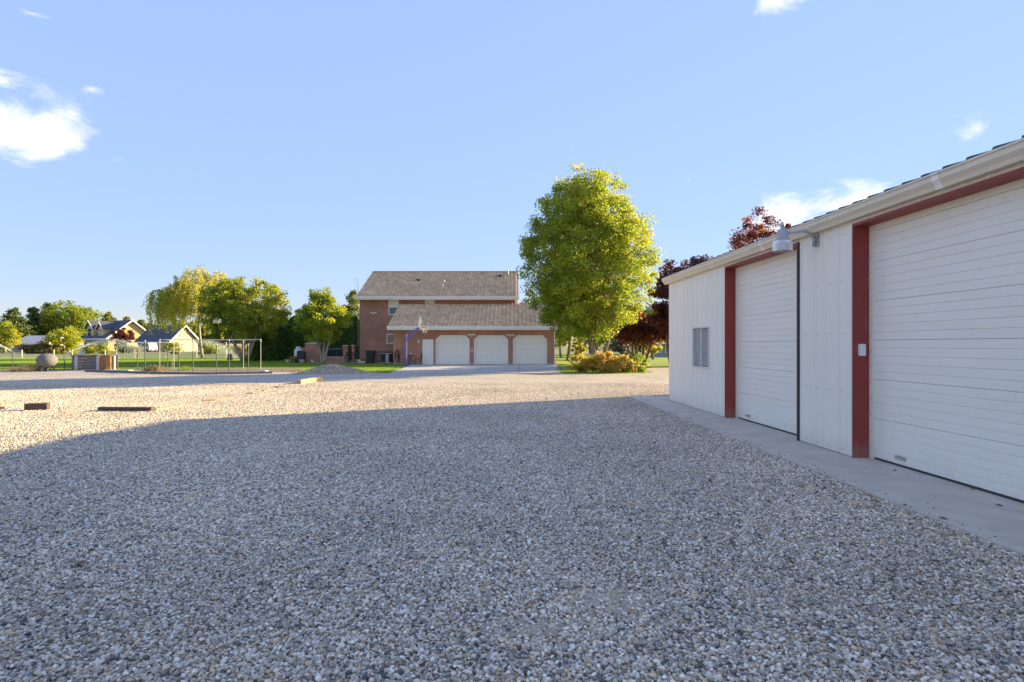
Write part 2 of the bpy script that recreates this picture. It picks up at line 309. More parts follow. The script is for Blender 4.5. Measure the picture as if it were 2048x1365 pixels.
def leaves(P, size, pal, flat=0.0, aspect=.62, jit=.18, colw=None, D=None, outw=None):
    """diamond leaves at the points P"""
    n = len(P); R = RNG
    a = R.normal(size=(n, 3)) if D is None else D+R.normal(size=(n, 3))*.35
    a /= np.linalg.norm(a, axis=1)[:, None]
    b = R.normal(size=(n, 3)); b[:, 2] *= (1-flat); b = np.cross(a, b); b /= np.linalg.norm(b, axis=1)[:, None]+1e-9
    s = size*R.uniform(.65, 1.3, n)[:, None]
    nrm = np.cross(a, b)*s*.12
    V = np.stack([P-a*s*.5, P+b*s*.5*aspect+nrm, P+a*s*.5, P-b*s*.5*aspect+nrm], 1).reshape(-1, 3)
    Fc = np.arange(n*4).reshape(-1, 4)
    pal = np.asarray(pal); idx = R.integers(0, len(pal), n) if colw is None else np.clip((colw*len(pal)).astype(int), 0, len(pal)-1)
    c = pal[idx]*R.uniform(1-jit, 1+jit, (n, 1)); return V, Fc, np.repeat(c, 4, 0)
def lobes_points(n, cen, rad, nclump, cr, surf=.45, zmin=None, shape=None):
    """points in clumps that fill an ellipsoid, biased towards its skin; returns points and clump index"""
    R = RNG; d = R.normal(size=(nclump, 3)); d /= np.linalg.norm(d, axis=1)[:, None]
    r = R.uniform(.12, 1, nclump)**surf
    c = d*r[:, None]
    if shape is not None: c[:, :2] *= shape(c[:, 2])[:, None]
    c = c*np.asarray(rad)*R.uniform(.90, 1.04, (nclump, 1))+np.asarray(cen)
    i = R.integers(0, nclump, n); q = R.normal(size=(n, 3)); q /= np.linalg.norm(q, axis=1)[:, None]
    q *= (R.uniform(0, 1, n)**.5)[:, None]*cr*R.uniform(.6, 1.25, nclump)[i][:, None]; q[:, 2] *= .72
    P = c[i]+q
    if zmin is not None: P[:, 2] = np.maximum(P[:, 2], zmin+np.abs(R.normal(size=n))*.1)
    return P, c, i
def limb(mb, p0, p1, r0, r1, bend=.12, n=5, sides=7):
    p0, p1 = Vector(p0), Vector(p1); ln = (p1-p0).length
    o = Vector((random.uniform(-1, 1), random.uniform(-1, 1), random.uniform(-.2, .6)))*bend*ln
    mb.tube([p0.lerp(p1, t)+o*sin(pi*t) for t in [k/n for k in range(n+1)]], [r0+(r1-r0)*k/n for k in range(n+1)], sides)
def tree(name, label, loc, stems, cen, rad, nleaf, size, pal, nclump, cr, bark='bark', group=None, surf=.45, cat='tree', shape=None, nlimb=14, m='leaf', colf=None, zmin=None, flat=0):
    """stems: list of (base, top, r0, r1) in world coordinates"""
    t = thing(name, label, cat, (loc[0], loc[1], 0), group)
    P, c, ci = lobes_points(nleaf, cen, rad, nclump, cr, surf, zmin, shape)
    w = RNG.uniform(0, 1, len(c))[ci]*.55+RNG.uniform(0, 1, len(P))*.45
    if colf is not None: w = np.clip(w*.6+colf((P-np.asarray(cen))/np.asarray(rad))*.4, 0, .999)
    V, Fc, col = leaves(P, size, pal, flat, colw=w)
    mb = MB()
    for b, tp, r0, r1 in stems: limb(mb, b, tp, r0, r1, .05, 6, 9)
    mb.build('trunk', M[bark], t, True)
    mb = MB(); pick = RNG.permutation(len(c))[:nlimb]
    for k in pick:
        b, tp, r0, r1 = stems[random.randrange(len(stems))]; f = random.uniform(.55, 1)
        s = Vector(b).lerp(Vector(tp), f); rr = (r0+(r1-r0)*f)*.7
        limb(mb, s, c[k], rr, .012, .1, 4, 5)
    if nlimb: mb.build('limb', M[bark], t, True)
    colored_mesh('crown', V, Fc, col, M[m], t, (loc[0], loc[1], 0))
    return t
def sheet(name, poly, z, m, kind='structure', sub=None):
    mb = MB(); mb.add([(x, y, z) for x, y in poly], [tuple(range(len(poly)))]); o = mb.build(name, m, None); o['kind'] = kind; return o

# ================================================================ ground
sheet('ground', [(-900, -60), (900, -60), (900, 1500), (-900, 1500)], 0, M['field'])
sheet('gravel_yard', [(-70, -25), (3.55, -25), (3.35, 16), (4.2, 17), (30, 17), (30, 36), (9, 38.5), (7.2, 34), (6.8, 30.9), (2.62, 30.6), (-6.3, 30.6), (-7.6, 31.3), (-11.5, 32.7), (-13, 34.8), (-22, 35.4), (-27, 34), (-70, 34)][::1], .004, M['gravel'])
sheet('garden_bed', [(-22.6, 35.0), (-19, 32.8), (-10.8, 31.9), (-11, 37.4), (-22, 37.6)], .012, M['soil'])
LAWN = [(-75, 33.6), (-27, 33.9), (-22.2, 36.9), (-13, 37.2), (-11.3, 32.9), (-7.7, 31.3), (-6.7, 33.0), (-7.45, 42.6), (-9.2, 46.2), (-17.3, 48.0), (-19.2, 52), (-19.2, 74), (-95, 74)]
sheet('lawn', LAWN, .016, M['lawn'])
LAWN2 = [(2.75, 30.9), (3.7, 30.6), (6.9, 30.9), (7.3, 34), (5.2, 44), (3.45, 44.2)]
sheet('lawn', LAWN2, .016, M['lawn'])
sheet('lawn', [(5.3, 44.2), (9, 38.6), (15, 38.4), (24, 44), (46, 95), (2, 95), (3.6, 56), (3.6, 46)], .016, M['lawn'])
sheet('patio', [(-17.5, 47.9), (-9.3, 46.1), (-7.55, 43.2), (-7.5, 44.2), (-8.6, 44.3), (-8.6, 48.4), (-12.2, 53.5), (-17.5, 53.5)], .022, M['concrete2'])
sheet('road', [(-200, 82), (-12, 80), (-12, 85), (-200, 89)], .014, M['asphalt'])
# driveway of poured concrete bays
drv = bpy.data.objects.new('driveway', None); C.objects.link(drv); drv['kind'] = 'structure'
def dl(v): return -6.25+(-7.35+6.25)*v, 2.56+(3.2-2.56)*v
for j in range(3):
    for i in range(4):
        v0, v1 = j/3, (j+1)/3; g = .012
        q = []
        for v, e in ((v0, 0), (v0, 1), (v1, 1), (v1, 0)):
            a, b_ = dl(v); u = (i+e)/4; y = 30.5+v*13.68
            q.append((a+(b_-a)*u+(g if e == 0 else -g), y+(g if v == v0 else -g)))
        MB().prism(q, 'z', -.05, .034+random.uniform(-.002, .002)).build('slab', M['concrete2'], drv)
# apron beside the shed
SC = (4.08, 15.6); SU = (.0335, -.9994)
def sh(t, s, z): return (SC[0]+s*SU[0]-t*SU[1], SC[1]+s*SU[1]+t*SU[0], z)
apr = bpy.data.objects.new('apron', None); C.objects.link(apr); apr['kind'] = 'structure'
for i, (a, b_) in enumerate([(-1.2, 2.9), (2.9, 7.25), (7.25, 12.2), (12.2, 19.5)]):
    w0 = -.80-.012*max(a, 0); w1 = -.80-.012*max(b_, 0)
    MB().prism([(w0, a+.006), (-.042, a+.006), (-.042, b_-.006), (w1, b_-.006)], 'z', -.06, .034, T=sh).build('slab', M['concrete'], apr)
    MB().box(-.034, .30, a+.006, b_-.006, -.06, .033, T=sh).build('threshold_slab', M['concrete'], apr)

# ---- gravel stones and grass: patches spread by geometry nodes, one 'stuff' object each
def ico():
    t = (1+5**.5)/2
    v = np.array([(-1,t,0),(1,t,0),(-1,-t,0),(1,-t,0),(0,-1,t),(0,1,t),(0,-1,-t),(0,1,-t),(t,0,-1),(t,0,1),(-t,0,-1),(-t,0,1)], float); v /= np.linalg.norm(v[0])
    f = np.array([(0,11,5),(0,5,1),(0,1,7),(0,7,10),(0,10,11),(1,5,9),(5,11,4),(11,10,2),(10,7,6),(7,1,8),(3,9,4),(3,4,2),(3,2,6),(3,6,8),(3,8,9),(4,9,5),(2,4,11),(6,2,10),(8,6,7),(9,8,1)]); return v, f
IV, IF = ico()
CELL = .5
def pebble_patch(k):
    R = RNG; n1 = 33; g = (np.arange(n1)+.5)/n1*CELL-CELL/2
    X, Y = np.meshgrid(g, g); P = np.stack([X.ravel(), Y.ravel()], 1)+R.uniform(-.0085, .0085, (n1*n1, 2))
    P2 = R.uniform(-CELL/2, CELL/2, (230, 2)); P = np.r_[P, P2]; n = len(P)
    z = np.r_[R.uniform(-.002, .006, n1*n1), R.uniform(.006, .015, 230)]
    r = R.lognormal(math.log(.0097), .26, n); sc = np.stack([r*R.uniform(.9, 1.35, n), r*R.uniform(.75, 1.1, n), r*R.uniform(.5, .85, n)], 1)
    V = IV[None]*R.uniform(.82, 1.15, (n, 12, 1))*sc[:, None]
    a = R.uniform(0, 2*pi, n); ca, sa = np.cos(a)[:, None], np.sin(a)[:, None]
    tl = R.normal(0, .35, n)[:, None]; V[..., 2] += V[..., 0]*tl
    V = np.stack([V[..., 0]*ca-V[..., 1]*sa, V[..., 0]*sa+V[..., 1]*ca, V[..., 2]], 2)
    V += np.c_[P, z][:, None]
    Fc = (IF[None]+12*np.arange(n)[:, None, None]).reshape(-1, 3)
    pc = np.array([c for c, w in PEB]); pw = np.array([w for c, w in PEB]); pw = pw/pw.sum()
    col = pc[R.choice(len(PEB), n, p=pw)]*R.uniform(.8, 1.25, (n, 1))
    return V.reshape(-1, 3), Fc, np.repeat(col, 12, 0)
def grass_patch(k):
    R = RNG; n = 420; p = R.uniform(-.5, .5, (n, 2)); h = R.uniform(.035, .075, n); a = R.uniform(0, 2*pi, n); w = .006
    dx, dy = np.cos(a)*w, np.sin(a)*w; ln = R.normal(0, .025, (n, 2)); z0 = np.zeros(n)
    V = np.stack([np.c_[p[:, 0]-dx, p[:, 1]-dy, z0], np.c_[p[:, 0]+dx, p[:, 1]+dy, z0], np.c_[p[:, 0]+ln[:, 0], p[:, 1]+ln[:, 1], h]], 1).reshape(-1, 3)
    pal = np.array([(.19, .33, .022), (.28, .39, .032), (.15, .27, .02), (.34, .38, .05)]); col = pal[R.integers(0, 4, n)]*R.uniform(.8, 1.2, (n, 1))
    return V, np.arange(n*3).reshape(-1, 3), np.repeat(col, 3, 0)
def scatter(name, fn, nvar, m, pts, step=pi/2):
    col = bpy.data.collections.new(name+'_patches')
    for k in range(nvar):
        V, Fc, cc = fn(k); o = colored_mesh('patch_%d' % k, V, Fc, cc, m); C.objects.unlink(o); col.objects.link(o)
    me = bpy.data.meshes.new(name); me.from_pydata([tuple(p) for p in pts], [], [])
    n = len(pts); a = me.attributes.new('pick', 'INT', 'POINT'); a.data.foreach_set('value', RNG.integers(0, nvar, n).astype(np.int32))
    a = me.attributes.new('turn', 'FLOAT', 'POINT'); a.data.foreach_set('value', (RNG.integers(0, 4, n)*pi/2).astype(np.float32))
    o = bpy.data.objects.new(name, me); C.objects.link(o); o['kind'] = 'stuff'
    g = bpy.data.node_groups.new(name, 'GeometryNodeTree')
    g.interface.new_socket('Geometry', in_out='INPUT', socket_type='NodeSocketGeometry'); g.interface.new_socket('Geometry', in_out='OUTPUT', socket_type='NodeSocketGeometry')
    N = g.nodes; gi = N.new('NodeGroupInput'); go = N.new('NodeGroupOutput'); ci = N.new('GeometryNodeCollectionInfo'); ci.inputs[0].default_value = col
    ci.inputs['Separate Children'].default_value = True; ci.inputs['Reset Children'].default_value = True
    ip = N.new('GeometryNodeInstanceOnPoints'); ip.inputs['Pick Instance'].default_value = True
    a1 = N.new('GeometryNodeInputNamedAttribute'); a1.data_type = 'INT'; a1.inputs[0].default_value = 'pick'
    a2 = N.new('GeometryNodeInputNamedAttribute'); a2.data_type = 'FLOAT'; a2.inputs[0].default_value = 'turn'
    cx = N.new('ShaderNodeCombineXYZ'); g.links.new(a2.outputs[0], cx.inputs[2])
    g.links.new(gi.outputs[0], ip.inputs['Points']); g.links.new(ci.outputs[0], ip.inputs['Instance']); g.links.new(a1.outputs[0], ip.inputs['Instance Index']); g.links.new(cx.outputs[0], ip.inputs['Rotation'])
    g.links.new(ip.outputs[0], go.inputs[0])
    md = o.modifiers.new('scatter', 'NODES'); md.node_group = g; return o
pts = []
for j in range(2, 46):
    y = j*CELL; hw = .86*y+2.2
    for i in range(int(-hw/CELL)-1, int(hw/CELL)+1):
        x = i*CELL
        s = (15.6-y); edge = SC[0]-.80+.0335*s-.012*max(s, 0)+.22
        if x < edge or y > 17.2: pts.append((x, y, .006))
scatter('gravel_stones', pebble_patch, 7, M['pebble'], pts)
def inside(p, poly):
    x, y = p; c = False; j = len(poly)-1
    for i in range(len(poly)):
        xi, yi = poly[i]; xj, yj = poly[j]
        if (yi > y) != (yj > y) and x < (xj-xi)*(y-yi)/(yj-yi)+xi: c = not c
        j = i
    return c
pts = [(x, y, .016) for x in range(-56, 9) for y in range(31, 58) if (inside((x, y), LAWN) or inside((x, y), LAWN2)) and abs(x) < .9*y+2]
scatter('lawn_grass', grass_patch, 5, M['blade'], pts)

# ================================================================ the shed
shed = thing('metal_shed', 'long white metal shed with red trimmed roll-up doors beside the gravel', 'shed', (*sh(0, 0, 0)[:2], 0))
Z0 = .034; ZT = 3.10; OH = 2.97; T = .06
D1 = (3.80, 6.60); D2 = (7.98, 11.64); WN = (1.87, 2.91, .955, 1.87); SEND = 20.0; RC = .20
def panel(s0, s1, z0, z1, name='wall_panel'):
    prof = [(s0+.003, 0)]; k = math.floor(s0/.305)
    while True:
        k += 1; c = k*.305
        if c > s1-.03: break
        if c < s0+.03: continue
        prof += [(c-.022, 0), (c-.011, -.013), (c+.011, -.013), (c+.022, 0)]
        for q in (.10, .20):
            if c+q < s1-.03: prof += [(c+q-.012, 0), (c+q, -.0035), (c+q+.012, 0)]
    prof.append((s1-.003, 0)); n = len(prof)
    mb = MB(); vs = []
    for z in (z0, z1): vs += [sh(t, s, z) for s, t in prof]+[sh(.02, s1-.003, z), sh(.02, s0+.003, z)]
    m_ = n+2; mb.add(vs, [(i, i+1, m_+i+1, m_+i) for i in range(m_-1)]+[(m_-1, 0, m_, 2*m_-1), tuple(range(m_))[::-1], tuple(range(m_, 2*m_))])
    mb.build(name, M['siding'], shed)
for s0, s1 in ((0, .92), (.92, WN[0]), (WN[1], D1[0]-.004), (D1[1]+.03, 7.09), (7.09, 7.67), (7.67, D2[0]-.004), (D2[1]+.03, 12.6), (12.6, 13.5), (13.5, 14.4), (14.4, 15.3), (15.3, 16.2), (16.2, 17.1), (17.1, 18), (18, 19), (19, 20)):
    panel(s0, s1, Z0+.01, ZT)
panel(WN[0], WN[1], Z0+.01, WN[2]); panel(WN[0], WN[1], WN[3], ZT)
for a, b_ in (D1, D2):
    k = 4; w = (b_-a+.03)/k
    for i in range(k): panel(a+i*w-.004, a+(i+1)*w-.004, OH+.030, ZT)
# inner frame wall (behind the sheets)
mb = MB()
for s0, s1, z0, z1 in ((.0, WN[0], Z0, 3.2), (WN[0], WN[1], Z0, WN[2]), (WN[0], WN[1], WN[3], 3.2), (WN[1], D1[0], Z0, 3.2), (D1[1], D2[0], Z0, 3.2), (D2[1], SEND, Z0, 3.2), (D1[0], D1[1], OH+.02, 3.2), (D2[0], D2[1], OH+.02, 3.2)):
    mb.box(.023, RC+.10, s0, s1, z0, z1, T=sh)
mb.build('wall_frame', M['siding'], shed)
# screws
mb = MB()
def screw(s, z, t=-.001):
    mb.add([sh(t-.004, s+.005*cos(a), z+.005*sin(a)) for a in [k*pi/3 for k in range(6)]]+[sh(t+.004, s+.0065*cos(a), z+.0065*sin(a)) for a in [k*pi/3 for k in range(6)]], [tuple(range(6))]+[(i, (i+1) % 6, 6+(i+1) % 6, 6+i) for i in range(6)])
for z in (.10, .86, 1.62, 2.30, 2.92):
    s = .08
    while s < 15:
        ok = (s < D1[0]-.05 and not (WN[0]-.06 < s < WN[1]+.06 and WN[2]-.06 < z < WN[3]+.06)) or D1[1]+.06 < s < D2[0]-.06 or s > D2[1]+.06
        if ok: screw(s, z+random.uniform(-.006, .006)); screw(s+.06, z+random.uniform(-.006, .006))
        s += .305
mb.build('screws', M['screw'], shed, kind='stuff')
# other walls
MB().box(.30, 10, .0, .10, Z0, 3.2, T=sh).build('gable_wall', M['siding'], shed)
MB().prism([(0, 3.2), (10, 3.2), (5, 4.62)], 'y', 0.0, .10, T=sh).build('gable_panel', M['siding'], shed)
MB().box(.30, 10, SEND-.1, SEND, Z0, 3.2, T=sh).build('gable_wall', M['siding'], shed)
MB().prism([(0, 3.2), (10, 3.2), (5, 4.62)], 'y', SEND-.1, SEND, T=sh).build('gable_panel', M['siding'], shed)
MB().box(9.9, 10, .1, SEND-.1, Z0, 3.2, T=sh).build('back_wall', M['siding'], shed)
# roof sheets with raised ribs
def roof_sheet(s0, s1, front=True):
    prof = []
    s = s0
    for c in (s0+.15, s0+.45, s0+.75):
        prof += [(c-.04, 0), (c-.02, .032), (c+.02, .032), (c+.04, 0)]
    prof = [(s0+.001, 0)]+prof+[(s1-.001, 0)]; n = len(prof)
    e = [(-.10, 3.215), (5, 4.67)] if front else [(10.1, 3.215), (5, 4.67)]
    vs = [sh(t, s_, z+h) for t, z in e for s_, h in prof]+[sh(t, s_, z-.02) for t, z in e for s_, h in prof]
    o = 2*n; fs = [(i, i+1, n+i+1, n+i) for i in range(n-1)]+[(o+i, o+n+i, o+n+i+1, o+i+1) for i in range(n-1)]+[(i, o+i, o+i+1, i+1) for i in range(n-1)]
    MB().add(vs, fs+[(0, n, o+n, o), (n-1, o+n-1, o+2*n-1, 2*n-1)]).build('roof_sheet', M['greenroof'], shed)
for k in range(23):
    roof_sheet(-.12+k*.9, -.12+(k+1)*.9)
MB().prism([(5, 4.69), (10.12, 3.20), (10.12, 3.22), (5, 4.71)], 'y', -.12, 20.58, T=sh).build('roof_sheet', M['greenroof'], shed)
# gutter: an open K-style trough in three lengths with joint sleeves
GP = [(-.012, 3.205), (-.012, 3.045), (-.085, 3.045), (-.10, 3.085), (-.135, 3.13), (-.135, 3.185), (-.150, 3.185), (-.150, 3.205), (-.130, 3.205), (-.127, 3.135), (-.09, 3.09), (-.08, 3.055), (-.018, 3.055), (-.018, 3.205)]
for a, b_ in ((-.14, 5.6), (5.6, 9.55), (9.55, 20.1)):
    MB().prism(GP, 'y', a+.002, b_-.002, T=sh).build('gutter', M['gutter'], shed)
for a in (5.6, 9.55):
    MB().prism([(x-.004 if x < -.05 else x-.002, z-(.004 if z < 3.06 else 0)) for x, z in GP[:8]]+[(-.146, 3.209), (-.010, 3.209)], 'y', a-.05, a+.05, T=sh).build('gutter_sleeve', M['trim'], shed)
MB().prism([(-.012, 3.04), (-.15, 3.13), (-.15, 3.207), (-.012, 3.207)], 'y', -.150, -.14, T=sh).build('gutter_end_cap', M['gutter'], shed)
# roll-up doors
def rollup(a, b_, hz):
    d = bpy.data.objects.new('roll_up_door', None); C.objects.link(d); d.parent = shed; ROOT[d.name] = ROOT[shed.name]
    nsec = 6; hh = (OH+.03-Z0-.02)/nsec
    for k in range(nsec):
        z0 = Z0+.02+k*hh; prof = []; r = 5; rh = hh/r
        for i in range(r):
            z = z0+i*rh; g = .0085 if i else .009
            prof += [(RC+.012+g, z+.0015), (RC+.012, z+.007), (RC+.0115, z+rh*.5), (RC+.012, z+rh-.006), (RC+.014, z+rh-.002)]
        prof[0] = (RC+.021, z0+.001); prof[-1] = (RC+.016, z0+hh-.001)
        poly = prof+[(RC+.045, z0+hh-.001), (RC+.045, z0+.001)]
        MB().prism(poly, 'y', a+.08, b_-.08, T=sh).build('section', M['doorwhite'], d)
    MB().box(RC+.01, RC+.04, a+.08, b_-.08, Z0+.001, Z0+.019, T=sh).build('bottom_seal', M['darkseal'], d)
    # pull handle
    hb = MB(); c = a+.08+hz; hb.tube([sh(RC+.011, c, Z0+.10), sh(RC-.02, c, Z0+.10), sh(RC-.02, c+.13, Z0+.10), sh(RC+.011, c+.13, Z0+.10)], .008, 6)
    hb.box(RC+.006, RC+.011, c-.03, c+.16, Z0+.08, Z0+.12, T=sh); hb.build('handle', M['galv'], d)
    # stop moulding
    st = MB(); st.box(RC-.012, RC+.010, a+.012, a+.09, Z0, OH, T=sh); st.box(RC-.012, RC+.010, b_-.09, b_-.012, Z0, OH, T=sh); st.box(RC-.012, RC+.010, a+.09, b_-.09, OH-.07, OH, T=sh)
    st.build('stop_moulding', M['siding'], d)
    sc = MB()
    for z in [Z0+.15+.2*i for i in range(14)]:
        sc.add([sh(RC-.014, a+.05+.008*cos(q), z+.008*sin(q)) for q in [k*pi/3 for k in range(6)]], [tuple(range(6))])
    sc.build('moulding_screws', M['screw'], d, kind='stuff')
    # red jamb linings and header, with a folded face flange
    for s0, s1, f0, f1 in ((a, a+.012, a-.006, a),):
        jm = MB(); jm.box(-.018, RC+.01, s0, s1, Z0, OH+.004, T=sh); jm.box(-.022, -.014, f0, f1+.012, Z0, OH+.035, T=sh); jm.build('jamb', M['redtrim'], d)
    jm = MB(); jm.box(-.018, RC+.01, b_-.012, b_, Z0, OH+.004, T=sh); jm.build('jamb', M['redtrim'], d)
    jm = MB(); jm.box(-.024, -.014, b_-.012, b_+.03, Z0, OH+.035, T=sh); jm.build('edge_strip', M['darkseal'], d)
    jm = MB(); jm.box(-.018, RC+.01, a+.012, b_-.012, OH, OH+.012, T=sh); jm.box(-.022, -.014, a+.012, b_-.012, OH, OH+.035, T=sh)
    jm.build('header', M['redtrim'], d)
    sc = MB(); s = a+.3
    while s < b_:
        sc.add([sh(.09+.010*cos(q), s+.010*sin(q), OH-.003) for q in [k*pi/3 for k in range(6)]], [tuple(range(6))]); s += .6
    sc.build('header_screws', M['darkseal'], d, kind='stuff')
rollup(*D1, .40); rollup(*D2, .42)
# window
wd = bpy.data.objects.new('window', None); C.objects.link(wd); wd.parent = shed; ROOT[wd.name] = ROOT[shed.name]
a, b_, z0, z1 = WN; fr = MB()
q_ = .035; fr.box(-.018, .06, a, b_, z0, z0+q_, T=sh); fr.box(-.018, .06, a, b_, z1-q_, z1, T=sh); fr.box(-.018, .06, a, a+q_, z0+q_, z1-q_, T=sh); fr.box(-.018, .06, b_-q_, b_, z0+q_, z1-q_, T=sh); fr.box(-.006, .05, a+.50, a+.54, z0+q_, z1-q_, T=sh)
fr.build('frame', M['winframe'], wd)
for p, q in ((a+.035, a+.50), (a+.54, b_-.035)):
    m_, nt, N, L, bb = newmat('pane_glass'); bb.inputs['Base Color'].default_value = (.6, .62, .64, 1); bb.inputs['Roughness'].default_value = .04
    trn = N.new('ShaderNodeBsdfTransparent'); mxx = N.new('ShaderNodeMixShader'); mxx.inputs[0].default_value = .72; L.new(bb.outputs[0], mxx.inputs[1]); L.new(trn.outputs[0], mxx.inputs[2]); L.new(mxx.outputs[0], N['Material Output'].inputs[0])
    MB().box(.02, .026, p, q, z0+.035, z1-.035, T=sh).build('pane', m_, wd)
z = z0+.07
while z < z1-.07:
    bl = MB(); tl = .012; bl.prism([(.045, z), (.047, z), (.067, z+.022), (.065, z+.022)], 'y', a+.06, b_-.06, T=sh); bl.build('blind_slat', M['blind'], wd); z += .036
MB().box(.12, .13, a, b_, z0, z1, T=sh).build('window_back', M['darkseal'], wd)
# unseen wing added behind the shed to shape the shadow edge on the gravel
MB().prism([(-3.0, Z0), (-.12, Z0), (-.12, 4.0), (-3.0, 3.86)], 'x', 2.75, 2.85, T=sh).build('shadow_blocker_wall', M['siding'], shed)
MB().box(2.85, 9.5, -3.0, -2.9, Z0, 3.86, T=sh).build('shadow_blocker_wall', M['siding'], shed)
MB().prism([(-3.05, 3.87), (-.13, 4.01), (-.13, 4.05), (-3.05, 3.91)], 'x', 2.70, 9.6, T=sh).build('shadow_blocker_roof', M['greenroof'], shed)
# keypad
kp = MB(); kp.prism([(.045, 1.34), (.055, 1.33), (.115, 1.33), (.125, 1.34), (.125, 1.47), (.115, 1.48), (.055, 1.48), (.045, 1.47)], 'y', D2[0]+.012, D2[0]+.045, T=sh)
tag(kp.build('keypad', M['plastic'], None, off=sh(.085, D2[0], 1.33)), 'small white plastic opener keypad on the red door jamb', 'keypad')
# yard lamp on a gooseneck
c0 = sh(-.02, 7.12, 2.95); lamp = thing('yard_lamp', 'grey metal yard lamp on a curved arm above the shed door', 'lamp', c0)
mb = MB(); mb.box(-.03, -.013, 7.07, 7.17, 2.86, 3.03, T=sh); mb.box(-.05, -.03, 7.09, 7.15, 2.87, 2.90, T=sh); mb.box(-.05, -.03, 7.09, 7.15, 2.98, 3.01, T=sh); mb.build('bracket', M['galv'], lamp)
MB().tube([sh(-.05, 7.12, 2.86), sh(-.055, 7.12, 2.95), sh(-.08, 7.12, 3.02), sh(-.14, 7.12, 3.065), sh(-.22, 7.12, 3.08), sh(-.34, 7.12, 3.065), sh(-.44, 7.12, 3.05)], .021, 10).build('arm', M['galv'], lamp, True)
c = sh(-.50, 7.12, 0)
MB().lathe([(.028, 3.16), (.03, 3.11), (.066, 3.09), (.072, 2.975), (.078, 2.965), (.118, 2.93)][::-1], c, 18).build('housing', M['galvdull'], lamp, True)
MB().lathe([(.03, 3.20), (.033, 3.155), (.02, 3.15)][::-1], c, 10).build('photocell', M['galv'], lamp)
rf = MB()
n = 24
for i, (r0, z_) in enumerate(((.118, 2.935), (.135, 2.895), (.128, 2.79), (.123, 2.79), (.13, 2.895), (.113, 2.93))):
    for k in range(n):
        a_ = 2*pi*k/n; r = r0*(1+.015*(k % 2)); rf.v.append((c[0]+r*cos(a_), c[1]+r*sin(a_), z_))
for i in range(5):
    for k in range(n): p, q = i*n+k, i*n+(k+1) % n; rf.f.append((p, q, q+n, p+n))
m_, nt, N, L, bb = newmat('lamp_refractor'); bb.inputs['Base Color'].default_value = (.78, .76, .72, 1); bb.inputs['Roughness'].default_value = .25; bb.inputs['Transmission Weight'].default_value = .35
rf.build('refractor', m_, lamp)

# ================================================================ brick house with three-car garage
HY = 44.1
house = thing('brick_house', 'two storey red brick house with brown tile roof and three white garage doors', 'house', (-2.8, HY, 0))
ZW = 2.70; TH = .25
GX = [(-5.60, -3.12), (-2.79, -.28), (.07, 2.57)]; SDX = (-6.58, -5.78); GL, GR = -8.71, 3.16; GZ = 2.17; CH = .30
wl = MB()
for x0, x1 in ((GL, SDX[0]), (SDX[1], GX[0][0]), (GX[0][1], GX[1][0]), (GX[1][1], GX[2][0]), (GX[2][1], GR)): wl.box(x0, x1, HY, HY+TH, .17, GZ)
wl.box(SDX[0], SDX[1], HY, HY+TH, 1.86, GZ); wl.box(GL, GR, HY, HY+TH, GZ, ZW)
for x0, x1 in GX:
    wl.prism([(x0, GZ), (x0, GZ-CH), (x0+CH, GZ)], 'y', HY, HY+TH); wl.prism([(x1, GZ), (x1-CH, GZ), (x1, GZ-CH)], 'y', HY, HY+TH)
wl.box(GL, GL+TH, HY+TH, 53.6, .17, ZW); wl.box(GR-TH, GR, HY+TH, 53.6, .17, ZW); wl.box(GL+TH, GR-TH, 53.35, 53.6, .17, ZW)
wl.prism([(HY, ZW), (53.6, ZW), (48.2, 4.55)], 'x', GR-TH, GR); wl.prism([(HY, ZW), (53.6, ZW), (48.2, 4.55)], 'x', GL, GL+TH)
wl.build('garage_wall', M['brick'], house)
for x0, x1 in ((GL, SDX[0]), (SDX[1], GX[0][0]), (GX[0][1], GX[1][0]), (GX[1][1], GX[2][0]), (GX[2][1], GR)): MB().box(x0-.01 if x0 == GL else x0, x1+.01 if x1 == GR else x1, HY-.015, HY+TH, 0, .17).build('foundation', M['found'], house)
MB().box(GL-.01, GL+TH, HY+TH, 53.6, 0, .17).build('foundation', M['found'], house); MB().box(GR-TH, GR+.01, HY+TH, 53.6, 0, .17).build('foundation', M['found'], house)
# garage doors
for gi, (x0, x1) in enumerate(GX):
    d = bpy.data.objects.new('garage_door', None); C.objects.link(d); d.parent = house; ROOT[d.name] = ROOT[house.name]
    w = .085; e = .034; y0, y1 = HY-.03, HY+.09
    f = MB(); f.box(x0, x0+w, y0, y1, e, GZ-CH); f.box(x1-w, x1, y0, y1, e, GZ-CH); f.box(x0+CH, x1-CH, y0, y1, GZ-w, GZ)
    k = w*.42
    f.prism([(x0, GZ-CH), (x0+w, GZ-CH), (x0+CH, GZ-w), (x0+CH, GZ)], 'y', y0, y1); f.prism([(x1, GZ-CH), (x1-CH, GZ), (x1-CH, GZ-w), (x1-w, GZ-CH)], 'y', y0, y1)
    f.build('door_frame', M['trim'], d)
    hh = (GZ-.05)/4
    for r in range(4):
        s = MB(); za = e+.002+r*hh; zb = min(za+hh-.008, GZ-.02); s.box(x0+.02, x1-.02, HY+.115, HY+.16, za, zb)
        pw = (x1-x0-.2)/4
        for c in range(4):
            xa = x0+.1+c*pw+.05; s.prism([(xa, za+.09), (xa+pw-.1, za+.09), (xa+pw-.1, zb-.09), (xa, zb-.09)], 'y', HY+.100, HY+.1151)
        s.build('section', M['garagedoor'], d)
d = bpy.data.objects.new('side_door', None); C.objects.link(d); d.parent = house; ROOT[d.name] = ROOT[house.name]
